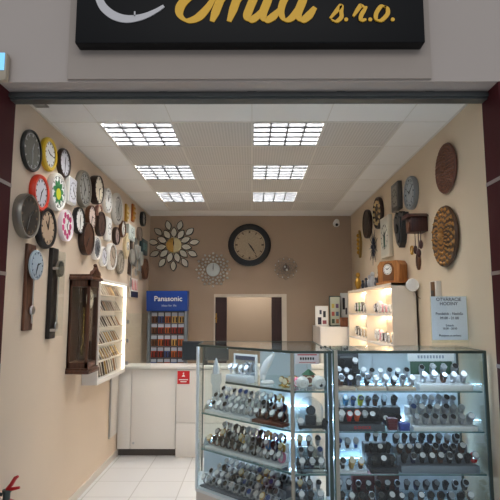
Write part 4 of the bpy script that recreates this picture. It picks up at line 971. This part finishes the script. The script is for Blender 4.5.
def mixed(kind):
    r = random.random()
    if kind == 'steel': return ('steel', random.choice(['white', 'silver', 'black', 'white', 'black', 'silver', 'blue']), 'steel')
    if kind == 'black': return (random.choice(['black', 'black', 'black', 'brown', 'navy']), random.choice(['black', 'white', 'black', 'silver']), random.choice(['black', 'steel', 'black']))
    if kind == 'mix': return random.choice([('steel', 'white', 'steel'), ('black', 'white', 'steel'), ('steel', 'black', 'steel'), ('brown', 'cream', 'gold'), ('black', 'black', 'black'), ('steel', 'silver', 'steel'), ('gold', 'cream', 'gold'), ('white', 'white', 'steel')])
    if kind == 'pastel': return random.choice([('pink', 'white', 'steel'), ('violet', 'white', 'steel'), ('black', 'black', 'black'), ('white', 'white', 'white'), ('steel', 'silver', 'steel'), ('sky', 'white', 'steel')])
    return kind
def tray(label, F, u0, u1, v0, v1, z, h, m, lip=None, name='watch_tray', liph=.012):
    (ox, oy), rz = F
    t = thing(name, label, 'display tray', (ox, oy, z), rz)
    MB().box(u0, u1, v0, v1, .0005, h, bev=.002).build('tray_base', m, t)
    MB().box(u0, u1, v0-.006, v0-.0005, .0005, max(.01, h-.002), bev=.001).build('front_strip', lip or m, t); return t
F0 = ((0, 0), 0.0)
UA = Vector((.6975, -.64)).normalized(); NA = Vector((-UA.y, UA.x)); RA = math.atan2(UA.y, UA.x); FA = ((-.43, 4.04), RA)
def pa(u, v): return (-.43+UA.x*u+NA.x*v, 4.04+UA.y*u+NA.y*v)
whitet = mat('tray_white', (222, 226, 230), .4); beiget = mat('tray_beige', (206, 184, 160), .5); greyt = mat('tray_grey', (112, 120, 128), .45); dkt = mat('tray_dark', (44, 48, 54), .45); brownt = wood('tray_brown', (92, 50, 36), (126, 74, 54), 6, .4, 'X'); acr = glass_mat('riser_acrylic', (.84, .89, .91))
random.seed(21)
def row(us, v, z, kinds, rowname, level, case, group, F='S', keep=lambda x, y: True):
    pts = []
    for u in us:
        x, y = (u, v) if F == 'S' else pa(u, v)
        if keep(x, y): pts.append((x, y))
    for i, (x, y) in enumerate(pts):
        k = kinds[i % len(kinds)] if isinstance(kinds, list) else kinds
        s, d, c = mixed(k)
        watch(x, y, z, 0 if F == 'S' else RA, s, d, c, f'{ORD[i]} from left, {rowname}, {level} of {case} case', group)
lins = lambda a, b, n: [a+(b-a)*i/(n-1) for i in range(n)]
GS = 'watches in the straight glass case'; GA = 'watches in the angled glass case'
# --- straight case, top shelf
z = LV[0]
for i, (a, b) in enumerate(((.585, .70), (.715, .905), (.92, 1.105))):
    tray(f'thin pale tray under the front row of watches, {ORD[i]} on top shelf of straight case', F0, a, b, 3.462, 3.54, z, .022, beiget)
row(lins(.605, 1.085, 9), 3.50, z+.023, ['black', 'black', 'steel', 'black', 'mix', 'steel', 'mix', 'steel', 'mix'], 'front row', 'top shelf', 'straight', GS)
tray('frosted step carrying the second row on top shelf of straight case', F0, .58, 1.11, 3.575, 3.655, z, .062, acr, name='display_step')
row(lins(.605, 1.085, 9), 3.615, z+.063, ['black', 'mix', 'black', 'steel', 'steel', 'mix', 'steel', 'mix', 'steel'], 'second row', 'top shelf', 'straight', GS)
t = thing('display_board', 'tall black display board standing behind the watches on the top shelf', 'display board', (.70, 3.77, z), 0)
MB().box(-.085, .085, -.008, .012, .02, .232, bev=.003).build('board', black, t); MB().box(-.085, .085, -.03, .04, .0005, .02, bev=.003).build('foot', black, t)
mb = MB(); mb.box(-.05, .05, -.0095, -.0079, .19, .20); mb.build('grey_mark', mat('grey_mark', (120, 122, 124), .5), t, False)
tray('tall dark step in front of the black display board', F0, .625, .775, 3.675, 3.735, z, .115, dkt, name='display_step')
row(lins(.655, .745, 2), 3.706, z+.116, [('black', 'black', 'black'), ('black', 'white', 'steel')], 'before black board', 'top shelf', 'straight', GS)
tray('white sloping watch stand with a green back and header card, top shelf', F0, 1.13, 1.485, 3.455, 3.545, z, .042, whitet, mat('strip_bright', (240, 242, 240), .4))
tray('white upper step of the green backed stand on the top shelf', F0, 1.15, 1.46, 3.56, 3.64, z, .085, whitet, name='display_step')
t = thing('header_card', 'green display back with white header card on the top shelf', 'display card', (1.30, 3.70, z), 0)
MB().box(-.15, .15, 0, .02, .0005, .17, bev=.003).build('green_back', mat('dark_green_board', (28, 74, 48), .5), t); MB().box(-.165, .165, -.004, .024, .1705, .235, bev=.003).build('white_header', dialw, t)
mb = MB()
for i in range(9): mb.box(-.10+.022*i, -.086+.022*i, -.0055, -.0041, .192, .214)
mb.build('lettering', mat('faint_print', (150, 160, 168), .5), t, False)
row(lins(1.17, 1.44, 5), 3.50, z+.043, ['steel', 'steel', 'black', 'steel', 'mix'], 'white stand front', 'top shelf', 'straight', GS)
row(lins(1.19, 1.42, 4), 3.60, z+.086, ['steel', 'mix', 'steel', 'steel'], 'white stand back', 'top shelf', 'straight', GS)
# --- second shelf
z = LV[1]
t = tray('dark grey tray with red lettering holding coloured watches, second shelf', F0, .582, .885, 3.452, 3.545, z, .045, dkt, mat('strip_slate', (78, 86, 94), .35))
text_mesh('G-SHOCK', .026, redp, t, (.735, 3.4455, .022), FRONT, .0006, .0006)
row(lins(.605, .865, 6), 3.50, z+.046, [('white', 'white', 'white'), ('red', 'white', 'red'), ('orange', 'white', 'orange'), ('black', 'silver', 'steel'), ('black', 'white', 'black'), ('black', 'black', 'black')], 'front row', 'second shelf', 'straight', GS)
tray('tall dark step holding the row of coloured sport watches, second shelf', F0, .582, .885, 3.585, 3.665, z, .125, dkt, name='display_step')
row(lins(.605, .865, 6), 3.625, z+.126, [('white', 'white', 'white'), ('sky', 'silver', 'sky'), ('blue', 'black', 'blue'), ('lime', 'black', 'lime'), ('black', 'black', 'black'), ('brown', 'black', 'black')], 'back row', 'second shelf', 'straight', GS)
def box_thing(label, x, y, z, w, d, h, m, m2):
    t = thing('gift_box', label, 'box', (x, y, z+.0005)); MB().box(-w/2, w/2, -d/2, d/2, 0, h*.6, bev=.002).build('box_body', m, t); MB().box(-w/2-.002, w/2+.002, -d/2-.002, d/2+.002, h*.6+.0005, h, bev=.002).build('lid', m2, t)
maroon = mat('maroon_card', (104, 30, 42), .5); nblue = mat('royal_blue_card', (44, 64, 150), .45)
box_thing('small maroon watch box in the middle of the second shelf', .945, 3.50, z, .06, .06, .075, maroon, maroon)
box_thing('small blue watch box beside the maroon one on the second shelf', 1.02, 3.48, z, .065, .05, .05, nblue, mat('blue_lid', (70, 92, 176), .4))
row([.925, 1.01], 3.60, z, ['black'], 'behind gift boxes', 'second shelf', 'straight', GS)
tray('dark block behind the gift boxes on the second shelf', F0, .91, 1.05, 3.66, 3.73, z, .115, dkt, name='display_step')
row([.945, 1.015], 3.695, z+.116, ['black'], 'on dark block', 'second shelf', 'straight', GS)
for i, (v0, v1, h) in enumerate(((3.45, 3.535, .03), (3.545, 3.63, .075), (3.64, 3.725, .12))):
    tray(f'white step of the large stepped stand, {["lowest","middle","highest"][i]}, second shelf of straight case', F0, 1.075+.01*i, 1.50-.02*i, v0, v1, z, h, whitet, mat('strip_bright', (240, 242, 240), .4))
    row(lins(1.105+.01*i, 1.47-.02*i, 7), (v0+v1)/2, z+h+.001, 'steel', ['lowest step', 'middle step', 'highest step'][i], 'second shelf', 'straight', GS)
# --- third shelf
z = LV[2]
tray('pale tray with a few coloured watches, third shelf of straight case', F0, .582, .76, 3.452, 3.60, z, .012, whitet)
row([.605, .665, .725], 3.495, z+.013, [('black', 'black', 'steel'), ('gold', 'cream', 'gold'), ('brown', 'white', 'gold')], 'pale tray front', 'third shelf', 'straight', GS)
tray('frosted step at the back of the pale tray, third shelf', F0, .585, .76, 3.63, 3.70, z, .10, acr, name='display_step')
row([.61, .67, .73], 3.665, z+.101, [('navy', 'blue', 'steel'), ('brown', 'white', 'steel'), ('blue', 'white', 'steel')], 'pale tray step', 'third shelf', 'straight', GS)
for i, (v0, v1, h) in enumerate(((3.452, 3.535, .03), (3.545, 3.63, .085), (3.64, 3.725, .14))):
    tray(f'black step of the dark watch block, {["lowest","middle","highest"][i]}, third shelf', F0, .785, .965, v0, v1, z, h, dkt)
    row([.815, .875, .935], (v0+v1)/2, z+h+.001, [('black', 'black', 'black'), ('black', 'white', 'black'), ('black', 'black', 'black')], ['block bottom', 'block middle', 'block top'][i], 'third shelf', 'straight', GS)
for i, (v0, v1, h) in enumerate(((3.452, 3.535, .048), (3.545, 3.63, .085), (3.64, 3.725, .125))):
    tray(f'grey step of the wide dark stand, {["lowest","middle","highest"][i]}, third shelf of straight case', F0, .985, 1.50, v0, v1, z, h, greyt, mat('strip_bluegrey', (128, 140, 152), .35))
    row(lins(1.015, 1.44, 8), (v0+v1)/2, z+h+.001, 'black', ['wide stand front', 'wide stand middle', 'wide stand back'][i], 'third shelf', 'straight', GS)
row([1.485], 3.50, z+.049, [('red', 'white', 'steel')], 'wide stand end', 'third shelf', 'straight', GS)
# --- deck
z = DECK
box_thing('long maroon presentation box at the back of the straight case deck', .80, 3.79, z, .15, .08, .19, maroon, mat('maroon_lid', (120, 44, 54), .4))
box_thing('second maroon presentation box on the straight case deck, browner', .975, 3.79, z, .15, .08, .19, mat('maroon_brown', (96, 42, 40), .5), mat('brown_lid', (120, 72, 66), .4))
for i, (v0, v1, h) in enumerate(((3.56, 3.64, .05), (3.65, 3.73, .10))):
    tray(f'frosted step under the deck watches, {["lower","upper"][i]}, straight case', F0, .58, 1.52, v0, v1, z, h, acr, name='display_step')
    row(lins(.61, 1.49, 14), (v0+v1)/2, z+h+.001, 'black', ['lower step', 'upper step'][i], 'deck', 'straight', GS)
# --- angled case deck: five stepped rows
keepA = lambda x, y: x > -.385 and x < .49 and y < 4.36 and not (x > .25 and y < 3.78)
rn = ['front row', 'second row', 'third row', 'fourth row', 'back row']
for i in range(5):
    v = .085+.083*i; h = .012+.022*i
    us = [u for u in lins(.02, 1.05, 18) if keepA(*pa(u, v)) and keepA(*pa(u-.03, v+.04)) and keepA(*pa(u+.03, v-.04)) and keepA(*pa(u+.03, v+.04))]
    tray(f'steel grey step under the {rn[i]} on the angled case deck', FA, us[0]-.028, us[-1]+.028, v-.038, v+.038, DECK, h, mat('step_steel', (92, 100, 110), .4), name='display_step')
    row(us, v, DECK+h+.001, ['steel', 'mix', 'steel'], rn[i], 'deck', 'angled', GA, 'A')
# --- shelf .68 : white tray with pastel watches
z = LV[2]
for i in range(3):
    v = .10+.085*i; h = .02+.035*i
    us = [u for u in lins(.06, .90, 14) if keepA(*pa(u, v)) and keepA(*pa(u+.03, v-.04)) and keepA(*pa(u-.03, v+.04))]
    tray(f'pale step under the {rn[i]} on the lower shelf of angled case', FA, us[0]-.028, us[-1]+.028, v-.038, v+.038, z, h, whitet, mat('strip_bright', (240, 242, 240), .4))
    row(us, v, z+h+.001, ['black', 'mix', 'pastel'] if i else ['white', 'mix', 'black', 'pastel'][1:], rn[i], 'lower shelf', 'angled', GA, 'A')
# --- shelf .95
z = LV[1]
for i in range(3):
    v = .10+.085*i; h = .02+.04*i
    us = [u for u in lins(.05, .48, 8) if keepA(*pa(u, v)) and keepA(*pa(u-.03, v+.04))]
    tray(f'pale step under the {rn[i]} on the upper shelf of angled case', FA, us[0]-.028, us[-1]+.028, v-.038, v+.038, z, h, whitet, mat('strip_bright', (240, 242, 240), .4))
    row(us, v, z+h+.001, 'steel', rn[i], 'upper shelf', 'angled', GA, 'A')
    us = [u for u in lins(.555, .86, 5) if keepA(*pa(u+.03, v-.04)) and keepA(*pa(u, v))]
    tray(f'brown wooden step with white dialled watches, {["lowest","middle","highest"][i]}, angled case', FA, us[0]-.028, us[-1]+.028, v-.038, v+.038, z, h, brownt)
    row(us, v, z+h+.001, [('brown', 'white', 'steel'), ('black', 'white', 'steel')] if i == 0 else ['black', 'mix'], ['brown tray front', 'brown tray middle', 'brown tray back'][i], 'upper shelf', 'angled', GA, 'A')
# --- straight facing corner (between the two posts)
for lev, nm, zz in ((LV[2], 'lower shelf', 0), (DECK, 'deck', 0)):
    for i, v in enumerate((3.488, 3.573, 3.658)):
        h = .015+.05*i
        tray(f'frosted step between the two front posts, {["lowest","middle","highest"][i]}, {nm} of angled case', F0, .30, .495, v-.038, v+.038, lev, h, acr, name='display_step')
        row([.335, .3975, .46], v, lev+h+.001, ['mix', 'black', 'steel'], ['corner front', 'corner middle', 'corner back'][i], nm, 'angled', GA)
z = LV[1]
t = thing('display_dome', 'clear domed watch box with a dark sport watch, between the two posts', 'display box', (.405, 3.57, z+.001), 0)
MB().box(-.085, .085, -.06, .06, 0, .02, bev=.004).build('base', black, t)
dome = MB(); n = 10; out = [(-.08, .021)]+[(-.08*math.cos(PI*k/n), .12+.075*math.sin(PI*k/n)) for k in range(n+1)]+[(.08, .021)]
dome.prism(out, -.055, .055); dome.build('clear_cover', glass_mat('cover_glass', (.86, .90, .93)), t, False)
MB().box(-.035, .035, -.03, .03, .0205, .075, bev=.006).build('cushion', mat('charcoal_cushion', (46, 48, 54), .7), t)
MB().lathe([(.03, .01), (.034, 0), (.03, -.014)], 20, Matrix.Translation((0, -.012, .112))).build('dark_watch_body', black, t); MB().lathe([(.024, -.0165), (.024, -.0135)], 20, Matrix.Translation((0, -.012, .112))).build('dark_dial', mat('smoke_dial', (66, 72, 80), .3), t)
row([.325, .485], 3.475, z, [('black', 'white', 'steel'), ('black', 'black', 'black')], 'before clear dome', 'corner shelf', 'angled', GA)
# --- top shelf of the angled case
z = LV[0]+.001
def aloc(u, v): x, y = pa(u, v); return (x, y, z)
t = thing('mirror_stand', 'white framed mirror panel at the back of the angled case top shelf', 'display stand', aloc(.345, .185), RA)
for (a, b, c, d) in ((-.12, .12, 0, .014), (-.12, .12, .186, .20), (-.12, -.106, .014, .186), (.106, .12, .014, .186)): MB().box(a, b, -.008, .008, c, d).build('frame_bar', white, t, False)
MB().box(-.106, .106, -.002, .004, .014, .186).build('mirror_panel', mat('panel_mirror', (186, 196, 204), .08, .9), t, False); MB().box(-.106, .106, -.0045, -.0022, .155, .186).build('dark_heading', mat('dark_heading', (60, 62, 78), .4), t, False)
tray('low white block for the watches before the mirror panel, top shelf', FA, .255, .475, .065, .145, z, .05, whitet, name='display_step')
row(lins(.283, .447, 4), .108, z+.051, [('white', 'white', 'steel'), ('steel', 'silver', 'steel')], 'before mirror panel', 'top shelf', 'angled', GA, 'A')
t = thing('display_stand', 'white curved necklace stand beside the mirror panel', 'display stand', aloc(.555, .20), RA)
MB().tube([tuple(v) for v in crom([(-.05, 0, .02), (-.045, .01, .08), (-.01, .02, .15), (.05, .02, .215)], 6)], [.018, .02, .022, .024, .026, .028, .03, .03, .03, .03, .03, .03, .028, .026, .024, .02, .018, .014, .01][:19], 12).build('curved_neck', white, t)
MB().lathe([(.05, 0), (.052, .006), (.04, .018)], 20, None, 'Z').build('foot', white, t)
goldj = mat('gold_jewel', (214, 180, 104), .25, .9)
for k, (u, v, h, r) in enumerate(((.72, .17, .07, .024), (.785, .13, .05, .026), (.80, .22, .10, .022), (.72, .27, .045, .024))):
    t = thing('table_clock', f'tiny gold table clock on the top shelf, {ORD[k]} of the gold group', 'clock', aloc(u, v), RA, 'gold table clocks')
    MB().lathe([(r*1.1, 0), (r*1.1, .006), (r*.5, .01)], 16, None, 'Z').build('foot', goldj, t); MB().lathe([(r*.9, .006), (r, 0), (r*.9, -.010)], 20, Matrix.Translation((0, 0, h*.3+r))).build('case', goldj, t); MB().lathe([(r*.78, -.0115), (r*.78, -.0095)], 20, Matrix.Translation((0, 0, h*.3+r))).build('dial', DM['cream'], t)
    MB().cyl((0, 0, .008), (0, 0, h*.3+.004), .005, 8).build('stem', goldj, t)
t = thing('glass_ornament', 'clear glass tower ornament on the upper shelf, nearest the silver post', 'ornament', (-.30, 4.27, LV[1]+.001), 0)
crys = glass_mat('crystal', (.80, .86, .92)); MB().lathe([(.05, 0), (.05, .03), (.036, .05), (.034, .18), (.045, .20), (.045, .27)], 8, None, 'Z').build('tower', crys, t); MB().lathe([(.03, .271), (.026, .33), (.004, .40)], 8, None, 'Z').build('spire', mat('frost_spire', (206, 214, 224), .2, .3), t)
def alarm(lab, x, y, r, body, face, dot=None, roof=None):
    t = thing('alarm_clock', lab, 'alarm clock', (x, y, z), 0, 'novelty clocks between the posts')
    MB().ball((0, 0, r*1.03), r, 20).build('body', body, t); MB().lathe([(r*.62, -r*.90), (r*.62, -r*.70)], 24, Matrix.Translation((0, 0, r*.98))).build('dial', face, t)
    if dot: MB().lathe([(r*.25, -r*.95), (r*.25, -r*.85)], 16, Matrix.Translation((r*.2, 0, r*.75))).build('dark_spot', dot, t)
    for n, a, k in (('hour_hand', 320, .3), ('minute_hand', 70, .45)):
        o = hand_mb(r*k, r*.05, -r*.91, math.radians(a)).build(n, HAND, t, False); o.location = (0, 0, r*.98)
    if roof: MB().lathe([(r*1.05, r*1.7), (r*.1, r*2.45)], 4, None, 'Z').build('roof', roof, t, False)
    for s in (-1, 1): MB().ball((s*r*.55, -r*.2, r*.12), r*.13, 10).build('foot', white, t)
alarm('round white alarm clock between the posts, next to the spotted one', .345, 3.50, .044, white, dialw)
alarm('white ball alarm clock with a dark spot, between the posts', .455, 3.495, .047, white, dialw, black)
alarm('novelty clock with a green pointed roof behind the white alarm clocks', .40, 3.62, .05, mat('house_brown', (122, 70, 48), .5), DM['cream'], None, mat('roof_green', (36, 96, 60), .5))
alarm('small pink alarm clock behind the round white one', .315, 3.60, .034, mat('pink_plastic', (220, 110, 140), .4), dialw)
t = thing('price_card', 'pale card with a red line and dark lettering at the top between the posts', 'card', (.40, 3.70, z), 0)
MB().box(-.085, .085, -.002, .002, .15, .235, bev=.001).build('card', mat('pink_card', (232, 216, 214), .5), t)
mb = MB(); mb.box(-.07, .07, -.0035, -.0021, .212, .220); mb.box(-.06, .06, -.0035, -.0021, .160, .164); mb.build('red_line', redp, t, False)
mb = MB()
for i in range(6): mb.box(-.052+.018*i, -.040+.018*i, -.0035, -.0021, .180, .198)
mb.build('lettering', dark, t, False); MB().cyl((0, .006, 0), (0, .006, .16), .004, 8).build('stem', silver, t); MB().lathe([(.03, 0), (.03, .006)], 16, Matrix.Translation((0, .006, 0)), 'Z').build('foot', silver, t)

# printed notice standing on the straight case
a = on_y(432.5, 340, 3.72); b = on_y(466, 296.5, 3.72)
t = thing('notice_stand', 'white printed notice in a clear holder standing on the straight glass case', 'notice', ((a.x+b.x)/2, 3.72, ZT), 0)
w_ = (b.x-a.x)/2; z0, z1 = a.z-ZT, b.z-ZT
MB().box(-w_, w_, -.001, .001, z0, z1).build('paper', mat('notice_paper', (240, 242, 252), .5), t, False)
MB().box(-w_-.006, w_+.006, -.004, -.002, z0-.02, z1+.004).build('clear_front', GLASS, t, False); MB().box(-w_-.006, w_+.006, .002, .004, .006, z1+.004).build('clear_back', GLASS, t, False)
MB().box(-w_-.006, w_+.006, -.04, .05, .0008, .006, bev=.001).build('clear_foot', glass_mat('acrylic', (.92, .95, .96)), t)
ink = mat('notice_ink', (70, 76, 96), .6)
for s_, sz, zz in (('OTVÁRACIE', .034, .93), ('HODINY', .034, .83), ('Pondelok - Nedeľa', .026, .60), ('09.00 - 21.00', .026, .50), ('Sviatok', .02, .33), ('10.00 - 20.00', .02, .26), ('Ďakujeme za návštevu', .018, .10)):
    text_mesh(s_, sz, ink, t, (0, -.0018, z0+(z1-z0)*zz), FRONT, .0004, .0004)
